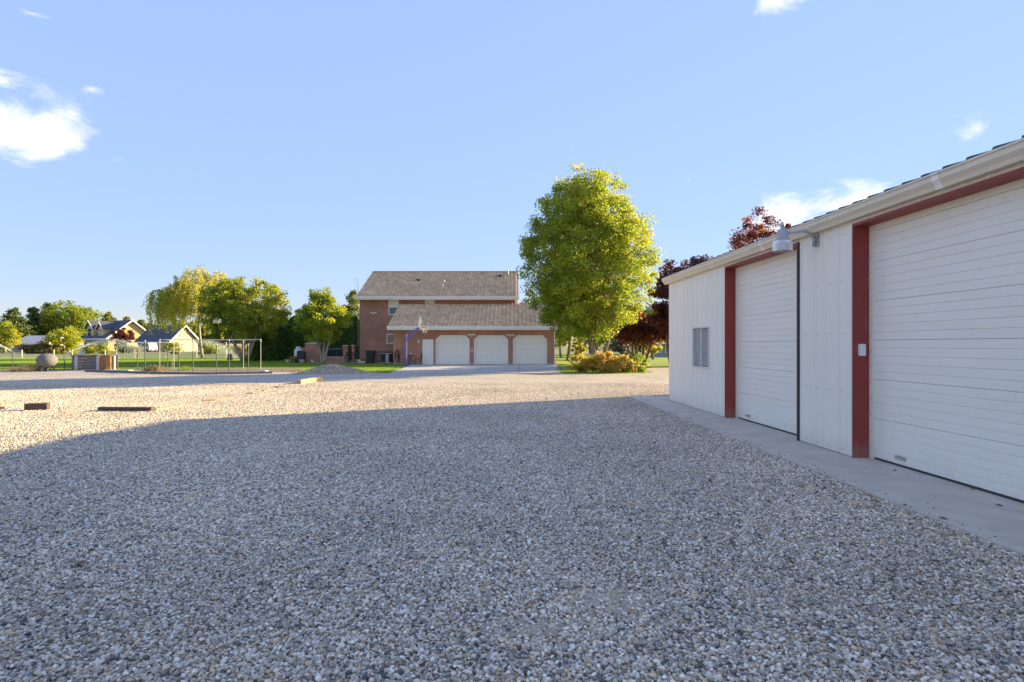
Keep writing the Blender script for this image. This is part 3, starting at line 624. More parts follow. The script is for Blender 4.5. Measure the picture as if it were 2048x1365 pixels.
f = MB(); f.box(SDX[0], SDX[0]+.06, HY-.02, HY+.1, .034, 1.86); f.box(SDX[1]-.06, SDX[1], HY-.02, HY+.1, .034, 1.86); f.box(SDX[0]+.06, SDX[1]-.06, HY-.02, HY+.1, 1.80, 1.86); f.build('door_frame', M['trim'], d)
f = MB(); f.box(SDX[0]+.06, SDX[1]-.06, HY+.05, HY+.09, .034, 1.80)
for xa in (SDX[0]+.13, SDX[0]+.43):
    for za, zb in ((.2, .75), (.88, 1.30), (1.4, 1.66)): f.box(xa, xa+.22, HY+.042, HY+.0501, za, zb)
f.build('door_leaf', M['garagedoor'], d)
MB().tube([(SDX[1]-.12, HY+.05, .88), (SDX[1]-.12, HY+.0, .88)], [.02, .032], 8).build('door_knob', M['galv'], d)
# tile roofs
def tiles(name, x0, x1, p0, p1, parent, deckname='roof'):
    """barrel tiles from eave p0=(y,z) to ridge p1=(y,z)"""
    (ya, za), (yb, zb) = p0, p1; ln = math.hypot(yb-ya, zb-za); ty, tz = (yb-ya)/ln, (zb-za)/ln; ny, nz = -tz*(1 if yb > ya else -1), abs(ty)
    sg = 1 if yb > ya else -1
    deck = MB(); x_ = .04
    deck.prism([(ya, za), (yb, zb), (yb, zb-.10), (ya, za-.10)], 'x', x0+x_, x1-x_); dk = deck.build(deckname, M['tiledeck'], parent)
    nc = int((x1-x0)/.30); cw = (x1-x0)/nc; nr = int(ln/.36); rl = ln/nr
    prof = [(0, .015), (.12, .065), (.30, .095), (.48, .065), (.60, .015), (.80, -.002), (1.0, .015)]; m_ = len(prof)
    V = []; Fc = []; col = []
    pal = [(.68, .46, .25), (.61, .41, .22), (.73, .51, .29), (.65, .45, .26)]
    for r in range(nr):
        a = r*rl-.03; b_ = (r+1)*rl+.02
        for c in range(nc):
            o = len(V); xo = x0+c*cw; j = random.uniform(-.004, .004); cc = random.choice(pal); br = random.uniform(.85, 1.15); cc = tuple(q*br for q in cc)
            for (l, lift) in ((a, .075), (b_, .008), (a, -.01)):
                for u, h in prof:
                    hh = h+lift+j if lift > 0 else .0
                    V.append((xo+u*cw, ya+ty*l+ny*hh*1.0, za+tz*l+nz*hh)); col.append(cc)
            for i in range(m_-1):
                Fc.append((o+i, o+i+1, o+m_+i+1, o+m_+i)); Fc.append((o+2*m_+i, o+2*m_+i+1, o+i+1, o+i))
    colored_mesh('roof_tiles', V, Fc, np.array(col), M['tile'], dk, ROOT[parent.name], kind='stuff')
    return dk
ey, ez = 43.45, 2.78; ry, rz = 48.2, 4.70; RL, RR = -9.0, 3.28
dk = tiles('garage_roof', RL, RR, (ey, ez), (ry, rz), house, 'garage_roof')
tiles('garage_roof', .58, RR, (53.95, 2.5), (ry, rz), house, 'garage_roof')
rb = MB()
for k in range(9): rb.tube([(.62+k*.3, ry, rz+.06), (.62+k*.3+.31, ry, rz+.06)], [.10, .115], 8)
rb.build('ridge_tiles', M['tilecap'], dk)
f = MB(); f.box(RL-.03, RR+.03, ey-.11, ey, 2.54, 2.80); f.build('fascia', M['trim'], house)
f = MB(); f.box(RL-.03, RR+.03, ey-.20, ey-.11, 2.70, 2.82); f.build('gutter', M['trim'], house)
f = MB(); f.box(RL, RR, ey, HY-.002, 2.555, 2.575); f.build('soffit', M['trim'], house)
for xx in (RL+.005, RR-.035):
    f = MB(); f.prism([(ey, 2.60), (ry, 4.52), (ry, 4.66), (ey, 2.74)], 'x', xx, xx+.03); f.build('barge_board', M['trim'], house)
f = MB(); f.tube([(GR-.04, HY-.05, 2.56), (GR-.04, HY-.05, .06)], .045, 6); f.tube([(GR-.04, HY-.05, 2.57), (GR-.0, ey-.08, 2.68)], .045, 6); f.build('downspout', M['trim'], house)
# main block
MY, ML, MR = 48.4, -12.30, .22; EZ = 5.10; BY = 59.2
W1 = (-9.96, -9.15, 3.88, 5.10); W2 = (-7.02, -6.25, 4.72, 5.10); W3 = (-10.12, -9.2, 1.55, 2.36)
wl = MB()
wl.box(ML, W3[0], MY, MY+TH, .17, EZ); wl.box(W3[0], W3[1], MY, MY+TH, .17, W3[2]); wl.box(W3[0], W1[0], MY, MY+TH, W3[3], EZ)
wl.box(W1[0], W3[1], MY, MY+TH, W3[3], W1[2]); wl.box(W3[1], W1[1], MY, MY+TH, .17, W1[2]); wl.box(W1[1], W2[0], MY, MY+TH, .17, EZ); wl.box(W2[0], W2[1], MY, MY+TH, .17, W2[2]); wl.box(W2[1], MR, MY, MY+TH, .17, EZ)
wl.box(ML, ML+TH, MY+TH, BY, .17, EZ); wl.box(MR-TH, MR, MY+TH, BY, .17, EZ); wl.box(ML+TH, MR-TH, BY-TH, BY, .17, EZ)
for xx in (ML, MR-TH): wl.prism([(MY, EZ), (BY, EZ), ((MY+BY)/2, 7.72)], 'x', xx, xx+TH)
wl.build('main_wall', M['brick'], house)
f = MB(); f.box(ML-.01, GL, MY-.015, MY+TH, 0, .17); f.box(ML-.01, ML+TH, MY+TH, BY, 0, .17); f.build('foundation', M['found'], house)
def hwin(x0, x1, z0, z1, y, split=None, blind=False):
    w = bpy.data.objects.new('window', None); C.objects.link(w); w.parent = house; ROOT[w.name] = ROOT[house.name]; t = .075
    f = MB(); f.box(x0, x0+t, y-.02, y+.10, z0+t, z1-t); f.box(x1-t, x1, y-.02, y+.10, z0+t, z1-t); f.box(x0, x1, y-.02, y+.10, z0, z0+t); f.box(x0, x1, y-.02, y+.10, z1-t, z1)
    if split: f.box(x0+t, x1-t, y, y+.08, split-.03, split+.03)
    f.build('frame', M['trim'], w)
    if split:
        MB().box(x0+t, x1-t, y+.05, y+.06, z0+t, split-.03).build('pane', M['glass'], w); MB().box(x0+t, x1-t, y+.045, y+.055, split+.03, z1-t).build('blind', M['trim'], w)
    elif blind: MB().box(x0+t, x1-t, y+.05, y+.06, z0+t, z1-t).build('blind', M['trim'], w)
    else: MB().box(x0+t, x1-t, y+.05, y+.06, z0+t, z1-t).build('pane', M['glass'], w)
hwin(*W1, MY, split=4.50); hwin(*W2, MY, blind=True); hwin(*W3, MY)
my, mz = 47.78, 5.26; ry, rz = 53.5, 7.90; RL, RR = -12.42, .52
dk = tiles('main_roof', RL, RR, (my, mz), (ry, rz), house, 'main_roof')
f = MB(); f.prism([(ry, rz-.02), (59.9, 5.1), (59.9, 5.0), (ry, rz-.12)], 'x', RL, RR); f.build('back_roof', M['tiledeck'], house)
rb = MB()
for k in range(43): rb.tube([(RL+k*.3, ry, rz+.05), (RL+k*.3+.31, ry, rz+.05)], [.09, .105], 8)
rb.build('ridge_tiles', M['tilecap'], dk)
f = MB(); f.box(RL-.03, RR+.03, my-.10, my, 5.06, 5.28); f.build('fascia', M['trim'], house)
f = MB(); f.box(RL-.03, RR+.03, my-.19, my-.10, 5.20, 5.31); f.build('gutter', M['trim'], house)
f = MB(); f.box(RL, RR, my, MY-.002, 5.07, 5.09); f.build('soffit', M['trim'], house)
for xx in (RL+.005, RR-.035):
    f = MB(); f.prism([(my, 5.08), (ry, 7.72), (ry, 7.88), (my, 5.24)], 'x', xx, xx+.03); f.build('barge_board', M['trim'], house)
f = MB(); f.tube([(MR+.10, my-.12, 5.22), (MR+.05, MY-.06, 4.98), (MR+.05, MY-.06, 4.70), (MR+.12, MY-.35, 4.63)], .05, 6); f.build('downspout', M['trim'], house)
f = MB(); f.box(MR+.02, RR-.04, MY-.02, MY+.3, 4.78, 5.06); f.build('soffit_return', M['trim'], house)
# roof vents
for x, k in ((-8.0, .62), (-1.1, .80)):
    y = my+(ry-my)*k; z = mz+(rz-mz)*k; f = MB(); f.prism([(x-.2, y-.22), (x+.2, y-.22), (x+.2, y+.25), (x-.2, y+.25)], 'z', z-.05, z+.17); f.build('roof_vent', M['tiledeck'], house)
for x, k, h in ((-5.75, .52, .30), (-5.75, .33, .34), (-.35, .84, .5)):
    y = my+(ry-my)*k; z = mz+(rz-mz)*k; f = MB(); f.tube([(x, y, z-.05), (x, y, z+h)], .045, 8); f.build('vent_pipe', M['galvdull'], house)
# flood lights, small lamp, sockets
def flood(x, y, z):
    w = bpy.data.objects.new('flood_light', None); C.objects.link(w); w.parent = house; ROOT[w.name] = ROOT[house.name]
    MB().tube([(x, y, z), (x, y-.05, z)], .07, 10).build('base', M['trim'], w)
    for sx in (-1, 1): MB().tube([(x+sx*.04, y-.04, z+.01), (x+sx*.12, y-.08, z+.03), (x+sx*.24, y-.16, z-.02)], [.025, .05, .085], 10).build('lamp_head', M['trim'], w)
    MB().tube([(x-.02, y-.05, z-.06), (x-.02, y-.12, z-.14)], [.03, .045], 8).build('sensor', M['trim'], w)
flood(gx(943, HY), HY, HC+20/27.2); flood(gx(1021, HY), HY, HC+19/27.2); flood(gx(748, MY), MY, HC+63/24.8)
x = gx(838, HY); MB().lathe([(.05, 0), (.07, .05), (.06, .16), (.02, .2)], (x, HY-.08, 1.62), 8).build('wall_lamp', M['trim'], house)
x = gx(944, HY); MB().box(x-.09, x+.09, HY-.03, HY, 1.0, 1.08).build('outlet_cover', M['trim'], house)
# antenna
ant = thing('roof_antenna', 'thin metal antenna mast beside the brick house roof', 'antenna', (gx(718, 50), 50, 0))
x = gx(716, 50); MB().tube([(x, 50, 0), (x, 50, 7.0)], .02, 6).build('mast', M['galv'], ant)
MB().tube([(x, 50, 7.0), (x-.22, 50, 7.0)], .012, 5).build('arm', M['galv'], ant); MB().tube([(x-.22, 50, 7.0), (x-.22, 50, 6.3)], .01, 5).build('element', M['galv'], ant)

# ================================================================ things by the house
# basketball hoop
bx, by = gx(812, 39.2), 39.2; hp = thing('basketball_hoop', 'blue basketball pole with clear backboard and orange rim in driveway', 'hoop', (bx, by, 0))
MB().box(bx-.055, bx+.055, by-.055, by+.055, 0, 2.19).build('pole', M['blue'], hp)
def beam(p, q, r): return MB().tube([p, q], r, 4)
beam((bx, by, 1.72), (bx+.86, by, 2.58), .06).build('arm', M['blue'], hp); beam((bx, by-.001, 1.95), (bx+.30, by, 2.05), .03).build('brace', M['blue'], hp)
beam((bx+.07, by+.03, 2.15), (bx+.80, by+.03, 2.62), .025).build('brace', M['blue'], hp)
bc = bx+.88; th = .28
def tb(x, y, z): return (bc+x*cos(th)-y*sin(th), by+x*sin(th)+y*cos(th), z)
poly = [(.56*cos(a)*(1 if sin(a) > 0 else 1), 2.86+.46*sin(a)*(1.0 if sin(a) > 0 else .75)) for a in [2*pi*k/28 for k in range(28)]]
MB().prism(poly, 'x', 0, .02, T=tb).build('backboard', M['acryl'], hp)
f = MB(); f.tube([tb(.01, p*1.01, z) for p, z in poly+[poly[0]]], .018, 6); f.build('backboard_rim', M['pvc'], hp)
rc = tb(.33, 0, 2.61)
f = MB(); f.tube([(rc[0]+.23*cos(a), rc[1]+.23*sin(a), 2.61) for a in [2*pi*k/20 for k in range(21)]], .012, 6); f.box(.02, .12, -.06, .06, 2.57, 2.63, T=tb); f.build('hoop_rim', M['orange'], hp)
f = MB()
for k in range(12):
    a = 2*pi*k/12
    for s in (-1, 1): f.tube([(rc[0]+.23*cos(a), rc[1]+.23*sin(a), 2.6), (rc[0]+.17*cos(a+s*.26), rc[1]+.17*sin(a+s*.26), 2.44), (rc[0]+.12*cos(a), rc[1]+.12*sin(a), 2.26)], .005, 3)
f.build('net', M['net'], hp)
# wheelie bin
Y = 46.4; x = gx(741, Y); bn = thing('trash_bin', 'tall black wheeled trash bin against the brick wall', 'trash bin', (x, Y, 0))
MB().add([(x+sx*w, Y+sy*w, z) for z, w in ((.05, .24), (.92, .31)) for sx, sy in ((-1, -1), (1, -1), (1, 1), (-1, 1))], [(3, 2, 1, 0), (4, 5, 6, 7)]+[(i, (i+1) % 4, 4+(i+1) % 4, 4+i) for i in range(4)]).build('body', M['blackplastic'], bn)
MB().prism([(-.35+x, .93), (.35+x, .93), (.30+x, 1.02), (0+x, 1.05), (-.30+x, 1.02)], 'y', Y-.36, Y+.34).build('lid', M['blackplastic'], bn)
for s in (-1, 1): MB().tube([(x+s*.20, Y+.27, .1), (x+s*.26, Y+.27, .1)], .1, 12).build('wheel', M['tyre'], bn)
MB().tube([(x-.25, Y+.36, .95), (x+.25, Y+.36, .95)], .02, 6).build('handle', M['blackplastic'], bn)
MB().box(x-.13, x+.13, Y-.31, Y-.25, .45, .62).build('grip_panel', M['blackplastic'], bn)
# air conditioner
Y = 47.0; x = gx(774, Y); ac = thing('air_conditioner', 'grey outdoor air conditioning unit beside the brick wall', 'air conditioner', (x, Y, 0))
MB().box(x-.45, x+.42, Y-.42, Y+.42, .03, .12).build('base', M['found'], ac)
MB().box(x-.40, x-.03, Y-.38, Y+.38, .12, .78).build('coil', M['blackplastic'], ac); MB().box(x+.20, x+.38, Y-.38, Y+.38, .12, .78).build('coil', M['blackplastic'], ac)
MB().box(x-.03, x+.20, Y-.40, Y+.38, .12, .78).build('service_panel', M['galvdull'], ac)
for k in range(7):
    for a, b_ in ((-.40, -.03), (.20, .38)): MB().box(x+a, x+b_, Y-.392, Y-.381, .17+k*.085, .19+k*.085).build('louvre', M['iron'], ac)
MB().box(x-.42, x+.40, Y-.41, Y+.40, .78, .83).build('top', M['galvdull'], ac); MB().lathe([(.3, .0), (.3, .03), (.1, .05)], (x, Y, .83), 16).build('fan_guard', M['iron'], ac)
# low iron fence between corner and the bins
def iron_fence(name, label, x0, x1, Y, h, n, y2=None):
    t = thing(name, label, 'fence', (x0, Y, 0)); y2 = Y if y2 is None else y2
    for z in (.14, h-.06): MB().tube([(x0, Y, z), (x1, y2, z)], .018, 5).build('rail', M['iron'], t)
    for k in range(n+1):
        f = k/n; big = k in (0, n); MB().tube([(x0+(x1-x0)*f, Y+(y2-Y)*f, 0 if big else .10), (x0+(x1-x0)*f, Y+(y2-Y)*f, h+(.05 if big else 0))], .028 if big else .011, 5).build('post' if big else 'picket', M['iron'], t)
iron_fence('iron_fence', 'low black iron fence between trash bin and garage wall', gx(752, 47.8), -8.78, 47.8, .95, 16)
# hose on the wall
x = gx(795, HY); hs = thing('garden_hose', 'brown coiled garden hose hung on the brick garage wall', 'hose', (x, HY, .9))
for k, (rx, rz_) in enumerate(((.13, .42), (.17, .46), (.15, .44))):
    MB().tube([(x+rx*cos(a), HY-.06-k*.03, .66+rz_*sin(a)) for a in [2*pi*i/24 for i in range(25)]], .016, 6).build('coil', M['rubber'], hs, True)
MB().tube([(x, HY, 1.1), (x, HY-.14, 1.1), (x, HY-.15, 1.16)], .02, 6).build('hanger', M['iron'], hs)
# patio table and chair by the garage wall
def mchair(x, Y, f, label):
    t = thing('patio_chair', label, 'chair', (x, Y, 0), 'iron chairs by the garage wall')
    MB().box(x-.22, x+.22, Y-.22, Y+.22, .42, .445).build('seat', M['iron'], t)
    for sx in (-1, 1):
        for sy in (-1, 1): MB().tube([(x+sx*.20, Y+sy*.20, .42), (x+sx*.23, Y+sy*.23, 0)], .014, 5).build('leg', M['iron'], t)
    b = MB(); xx = x-f*.21
    for yy in (-.2, -.1, 0, .1, .2): b.tube([(xx, Y+yy, .44), (xx-f*.07, Y+yy, .86)], .010, 4)
    b.tube([(xx, Y-.22, .43), (xx-f*.07, Y-.22, .84), (xx-f*.075, Y, .90), (xx-f*.07, Y+.22, .84), (xx, Y+.22, .43)], .015, 5); b.build('backrest', M['iron'], t)
mchair(gx(803, 43.4), 43.4, 1, 'black iron chair between the hose and the patio table'); mchair(gx(836, 43.4), 43.4, -1, 'black iron chair beside the white side door')
x = gx(820, 43.4); t = thing('patio_table', 'round black iron table against the brick garage wall', 'table', (x, 43.4, 0))
MB().lathe([(.38, .68), (.39, .69), (.39, .71), (.1, .715)], (x, 43.4, 0), 18).build('table_top', M['iron'], t)
for k in range(3): a = 2*pi*k/3+.4; MB().tube([(x+.1*cos(a), 43.4+.1*sin(a), .68), (x+.06*cos(a), 43.4+.06*sin(a), .35), (x+.3*cos(a), 43.4+.3*sin(a), 0)], .015, 5).build('leg', M['iron'], t)
f = MB().lathe([(.06, 0), (.10, .10), (.11, .16), (.07, .17)], (x+.05, 43.4, .716), 10); tag(f.build('flower_pot', M['pot'], None, off=(x+.05, 43.4, .716)), 'small pale flower pot on the iron patio table', 'pot')
# brick garden wall with piers and iron railings
gw = thing('garden_wall', 'low brick garden wall with piers and black iron railing', 'wall', (-15.5, 49.6, 0)); Y = 49.6
def X(px): return gx(px, Y)
MB().box(X(612), X(640), Y-.2, Y+.4, 0, 1.52).build('wall_end', M['brick'], gw); MB().prism([(X(610), 1.52), (X(642), 1.52), (X(633), 1.68), (X(619), 1.68)], 'y', Y-.25, Y+.45).build('cap_stone', M['pot'], gw)
MB().box(X(596), X(612), Y+.1, Y+.3, 0, 1.25).build('low_wall', M['brick'], gw); MB().box(X(640), X(686), Y, Y+.25, 0, .42).build('low_wall', M['brick'], gw); MB().box(X(640), X(686), Y-.03, Y+.28, .42, .48).build('coping', M['pot'], gw)
for a, b_ in ((686, 695), (703.5, 709)):
    MB().box(X(a), X(b_), Y-.02, Y+.32, 0, 1.36).build('pier', M['brick'], gw); MB().box(X(a)-.04, X(b_)+.04, Y-.06, Y+.36, 1.36, 1.44).build('cap_stone', M['pot'], gw)
for a, b_, z0 in ((640, 686, .48), (695, 703.5, 0), (709, 718, 0)):
    for z in (z0+.06, 1.32): MB().tube([(X(a), Y+.13, z), (X(b_), Y+.13, z)], .02, 5).build('rail', M['iron'], gw)
    n = max(3, int((X(b_)-X(a))/.085))
    for k in range(1, n): xx = X(a)+(X(b_)-X(a))*k/n; MB().tube([(xx, Y+.13, z0), (xx, Y+.13, 1.34)], .012, 4).build('picket', M['iron'], gw)
# grill / dark outdoor cabinet behind the railing
cb = thing('cabinet', 'dark outdoor cabinet standing behind the iron railing', 'cabinet', (X(667), Y+.9, 0)); xa, xb, xm = X(652), X(683), X(667.5)
MB().box(xa, xb, Y+.62, Y+1.3, .10, 1.08).build('carcass', M['iron'], cb); MB().box(xa-.04, xb+.04, Y+.56, Y+1.34, 1.08, 1.14).build('worktop', M['found'], cb)
for a, b_ in ((xa+.03, xm-.01), (xm+.01, xb-.03)):
    MB().box(a, b_, Y+.595, Y+.618, .14, 1.04).build('door', M['blackplastic'], cb)
for a in (xm-.06, xm+.06): MB().tube([(a, Y+.58, .6), (a, Y+.58, .85)], .012, 6).build('handle', M['galv'], cb)
for a in (xa+.06, xb-.06): MB().box(a-.04, a+.04, Y+.66, Y+.74, 0, .10).build('foot', M['iron'], cb)
# propane tank
Y = 48.6; x = gx(596.5, Y); pt = thing('propane_tank', 'upright white propane tank with domed top by the hedge', 'tank', (x, Y, 0))
MB().lathe([(.30, .06), (.32, .12), (.32, .98), (.28, 1.10), (.16, 1.17)], (x, Y, 0), 20).build('body', M['propane'], pt, True)
MB().lathe([(.17, 1.14), (.18, 1.17), (.18, 1.30), (.15, 1.33)], (x, Y, 0), 14).build('collar', M['propane'], pt); MB().lathe([(.28, 0), (.28, .07)], (x, Y, 0), 16).build('foot_ring', M['iron'], pt)
Y = 48.3; x = gx(603, Y); f = MB(); f.prism([(x-.28, 0), (x+.28, 0), (x+.27, .92), (x+.1, 1.0), (x-.22, 1.0), (x-.28, .9)], 'y', Y-.25, Y+.25); tag(f.build('grill_cover', M['blackplastic'], None, off=(x, Y, 0)), 'black covered grill in front of the propane tank', 'grill')
# planters
def planter(px, py, label, w=.23):
    x, Y = gx(px, 47.9), 47.9; t = thing('planter', label, 'planter', (x, Y, 0), 'cream planters on the patio edge')
    MB().lathe([(w*.55, .0), (w*.6, .05), (w*.75, .12), (w, .24), (w*1.05, .27), (w*.9, .27)], (x, Y, .022), 14).build('bowl', M['pot'], t); MB().lathe([(w*.85, 0), (w*.5, .03)], (x, Y, .27), 12).build('soil', M['soil'], t)
planter(576, 725, 'wide cream planter farthest left beside the hedge'); planter(604, 725, 'cream planter in front of the black grill cover'); planter(625, 725, 'small cream planter before the brick wall end', .15)
x = gx(588, 48.2); t = thing('wheelbarrow', 'small brown wheelbarrow standing beside the propane tank', 'wheelbarrow', (x, 48.2, 0))
MB().add([(x-.35, 48.0, .55), (x+.35, 48.0, .55), (x+.35, 48.5, .55), (x-.35, 48.5, .55), (x-.2, 48.1, .3), (x+.2, 48.1, .3), (x+.2, 48.4, .3), (x-.2, 48.4, .3)], [(4, 5, 1, 0), (5, 6, 2, 1), (6, 7, 3, 2), (7, 4, 0, 3), (7, 6, 5, 4)]).build('tray', M['rustwood'], t)
MB().tube([(x+.2, 48.2, .17), (x+.2, 48.26, .17)], .17, 14).build('wheel', M['tyre'], t)
for s in (0, .3): MB().tube([(x+.25, 48.1+s, .2), (x-.1, 48.1+s, .3), (x-.65, 48.1+s, .5)], .018, 5).build('handle', M['iron'], t); MB().tube([(x-.15, 48.1+s, .3), (x-.2, 48.1+s, .0)], .015, 5).build('leg', M['iron'], t)
# garden bench and raised box near the bins
Y = 46.9; x0, x1 = gx(690, Y), gx(716, Y); t = thing('garden_bench', 'black iron garden bench in front of brick piers', 'bench', ((x0+x1)/2, Y, 0))
for z in (.42, .45): MB().box(x0, x1, Y-.2+(z-.42)*3, Y-.1+(z-.42)*3, .42, .45).build('slat', M['iron'], t)
for k in range(4): MB().box(x0, x1, Y-.22+k*.12, Y-.13+k*.12, .451, .47).build('slat', M['iron'], t)
for k in range(3): MB().box(x0, x1, Y+.27, Y+.30, .58+k*.11, .66+k*.11).build('back_slat', M['iron'], t)
for xx in (x0+.04, x1-.04):
    for yy in (-.2, .25): MB().tube([(xx, Y+yy, 0), (xx, Y+yy, .95 if yy > 0 else .62)], .022, 5).build('leg', M['iron'], t)
    MB().tube([(xx, Y-.2, .62), (xx, Y+.25, .66)], .02, 5).build('armrest', M['iron'], t)
iron_fence('iron_edging', 'short black iron edging fence below the garden bench', gx(693, 46.3), gx(714, 46.3), 46.3, .42, 9)
for px, lb in ((718.5, 'cream square planter box beside the garden bench'), (727, 'low cream stone trough beside the trash bin')):
    x = gx(px, 46.5); t = thing('stone_planter', lb, 'planter', (x, 46.5, 0)); h = .34 if px < 720 else .22
    MB().add([(x+sx*w, 46.5+sy*w, z) for z, w in ((0.0, .17), (h, .22)) for sx, sy in ((-1, -1), (1, -1), (1, 1), (-1, 1))], [(3, 2, 1, 0), (4, 5, 6, 7)]+[(i, (i+1) % 4, 4+(i+1) % 4, 4+i) for i in range(4)]).build('box', M['pot'], t)
    P, c, ci = lobes_points(160, (x, 46.5, h+.08), (.2, .2, .1), 6, .08); V, Fc, col = leaves(P, .06, [(.1, .16, .03), (.2, .24, .05)]); colored_mesh('plant', V, Fc, col, M['leaf'], t, (x, 46.5, 0))

# ================================================================ yard pieces
def hump(name, label, x0, y0, rx, ry_, h, m):
    mb = MB(); nr, na = 14, 40; mb.v.append((x0, y0, h))
    for i in range(1, nr+1):
        r = i/nr
        for k in range(na):
            a = 2*pi*k/na; wob = 1+.10*sin(3*a+1)+.05*sin(7*a); z = h*(math.exp(-(r*1.75)**2)-math.exp(-1.75**2))*1.05+random.uniform(-.012, .012)*(1-r)
            mb.v.append((x0+rx*r*wob*cos(a), y0+ry_*r*wob*sin(a), max(z, -.02 if i == nr else .006)))
    for k in range(na): mb.f.append((0, 1+k, 1+(k+1) % na))
    for i in range(nr-1):
        for k in range(na): a, b_ = 1+i*na+k, 1+i*na+(k+1) % na; mb.f.append((a, a+na, b_+na, b_))
    o = mb.build(name, m, None, True, off=(x0, y0, 0)); tag(o, label, 'mound'); return o
hump('gravel_mound', 'low heap of brown gravel at the edge of the lawn', gx(663, 31.2), 31.2, 2.35, 1.7, .44, M['gravelbrown'] if 'gravelbrown' in M else mat('brown_gravel', (.50, .39, .27), .95, col2=(.24, .19, .14), scale=28, bump=.9, bscale=45, detail=6))
def stones(name, P, r, parent=None, off=(0, 0, 0), tint=(1, 1, 1)):
    n = len(P); R_ = RNG; rr = r*R_.lognormal(0, .3, n); V = IV[None]*R_.uniform(.8, 1.2, (n, 12, 1))*np.stack([rr*1.2, rr, rr*.7], 1)[:, None]
    a = R_.uniform(0, 2*pi, n); ca, sa = np.cos(a)[:, None], np.sin(a)[:, None]; V = np.stack([V[..., 0]*ca-V[..., 1]*sa, V[..., 0]*sa+V[..., 1]*ca, V[..., 2]], 2)+np.asarray(P)[:, None]
    pc = np.array([c for c, w in PEB]); pw = np.array([w for c, w in PEB]); col = pc[R_.choice(len(PEB), n, p=pw/pw.sum())]*np.array(tint)
    return colored_mesh(name, V.reshape(-1, 3), (IF[None]+12*np.arange(n)[:, None, None]).reshape(-1, 3), np.repeat(col, 12, 0), M['pebble'], parent, off, kind='stuff')
gm = bpy.data.objects['gravel_mound']; mv = gm.data.vertices; x0, y0 = gm.location[:2]; P = []
for p in gm.data.polygons:
    for k in range(4):
        w = np.random.default_rng(p.index*7+k).dirichlet([1]*len(p.vertices)); q = sum((np.array(mv[i].co)*w_ for i, w_ in zip(p.vertices, w)), np.zeros(3)); P.append(q+np.array([x0, y0, .004]))
stones('stones', np.array(P), .022, gm, (x0, y0, 0), (.95, .82, .66))
def dirt(px, py, rx, ry_):
    x0, y0 = G(px, py); n = 26; mb = MB()
    for i in range(n+1):
        for j in range(n+1):
            u, v = i/n*2-1, j/n*2-1; d = u*u+v*v; mb.v.append((x0+u*rx, y0+v*ry_, .006+.010*max(0, 1-d*1.15)+random.uniform(-.006, .006)*(d < 1) - (.02 if d > .95 else 0)))
    for i in range(n):
        for j in range(n): a = i*(n+1)+j; mb.f.append((a, a+n+1, a+n+2, a+1))
    o = mb.build('dirt_patch', M['soil2'], None, True); o['kind'] = 'structure'
M['soil2'] = mat('packed_fines', (.62, .49, .33), .95, col2=(.44, .35, .24), scale=30, bump=.8, bscale=120)
dirt(1235, 1205, .42, .26); dirt(1060, 1262, .28, .15); dirt(1330, 960, .5, .35)
P = []
for k in range(260):
    s_ = random.uniform(-1, 13.5); e_ = abs(random.gauss(0, .10)); P.append(sh(-.80-.012*max(s_, 0)+.01+e_, s_, .038))
stones('spilled_stones', np.array(P), .0085)
def timber(name, label, p, q, w, h, m, z=.012, cat='timber', tilt=0):
    p, q = Vector((*p, 0)), Vector((*q, 0)); d = (q-p).normalized(); n = Vector((-d.y, d.x, 0))*w/2
    mb = MB(); e = .012
    prof = [(-1, 0), (1, 0), (1, h-e), (1-2*e/w, h), (-1+2*e/w, h), (-1, h-e)]
    vs = [tuple(o+n*u+Vector((0, 0, z+zz+(tilt if o is q else 0)))) for o in (p, q) for u, zz in prof]
    mb.add(vs, [tuple(range(6))[::-1], tuple(range(6, 12))]+[(i, (i+1) % 6, 6+(i+1) % 6, 6+i) for i in range(6)])
    return tag(mb.build(name, M[m], None, off=(*((p+q)/2)[:2], z)), label, cat)
timber('wood_block', 'squared brown timber block lying on sunny gravel at far left', G(52, 822), G(97, 820.5), .22, .15, 'darkwood')
timber('wood_offcut', 'dark timber offcut cut by the left picture edge', G(-25, 822), G(9, 820), .14, .06, 'darkwood')
timber('timber_beam', 'long dark timber beam lying flat on the sunny gravel', G(200, 823), G(306, 823.5), .14, .085, 'darkwood')
timber('board', 'pale bare board lying end to end with dark beam', G(309, 822), G(368, 814), .10, .035, 'newwood', cat='board')
timber('board_scrap', 'small yellow scrap of board in middle of the gravel', G(404, 804.5), G(432, 803), .12, .05, 'newwood', cat='board')
timber('board', 'thin yellowish board lying beyond the small scrap', G(430, 801.5), G(468, 798), .10, .03, 'newwood', cat='board')
timber('bark_piece', 'flat dark bark piece between the thin board and beam', G(492, 789), G(506, 788.5), .10, .03, 'darkwood', cat='bark')
timber('wood_chip', 'small pale wood chip near the dark bark piece', G(526, 784), G(538, 783), .10, .04, 'newwood', cat='wood')
timber('wood_chip', 'small dark wood chip nearest the far squared beam', G(553, 776.5), G(563, 775.5), .12, .04, 'darkwood', cat='wood')
timber('squared_beam', 'thick squared timber beam lying before the gravel mound', G(598, 769.5), G(641, 762), .16, .16, 'newwood')
for k, (a, b_) in enumerate((((172, 744), (300, 748)), ((300, 748.5), (420, 749.5)), ((420, 749.5), (545, 747.5)))):
    timber('edging_timber', ['weathered edging timber along garden bed, nearest the plank bin', 'weathered middle edging timber of the garden bed', 'weathered edging timber of garden bed, nearest the gravel mound'][k], G(*a), G(*b_), .14, .10, 'weather')
timber('concrete_sill', 'pale flat board lying on soil beside the garden bed', G(213, 741.5), G(262, 742.5), .28, .05, 'whitewood', z=.014, cat='board')
timber('white_block', 'small white block at the foot of pipe frame', G(523, 745.5), G(534, 746), .2, .12, 'whitewood', cat='block')
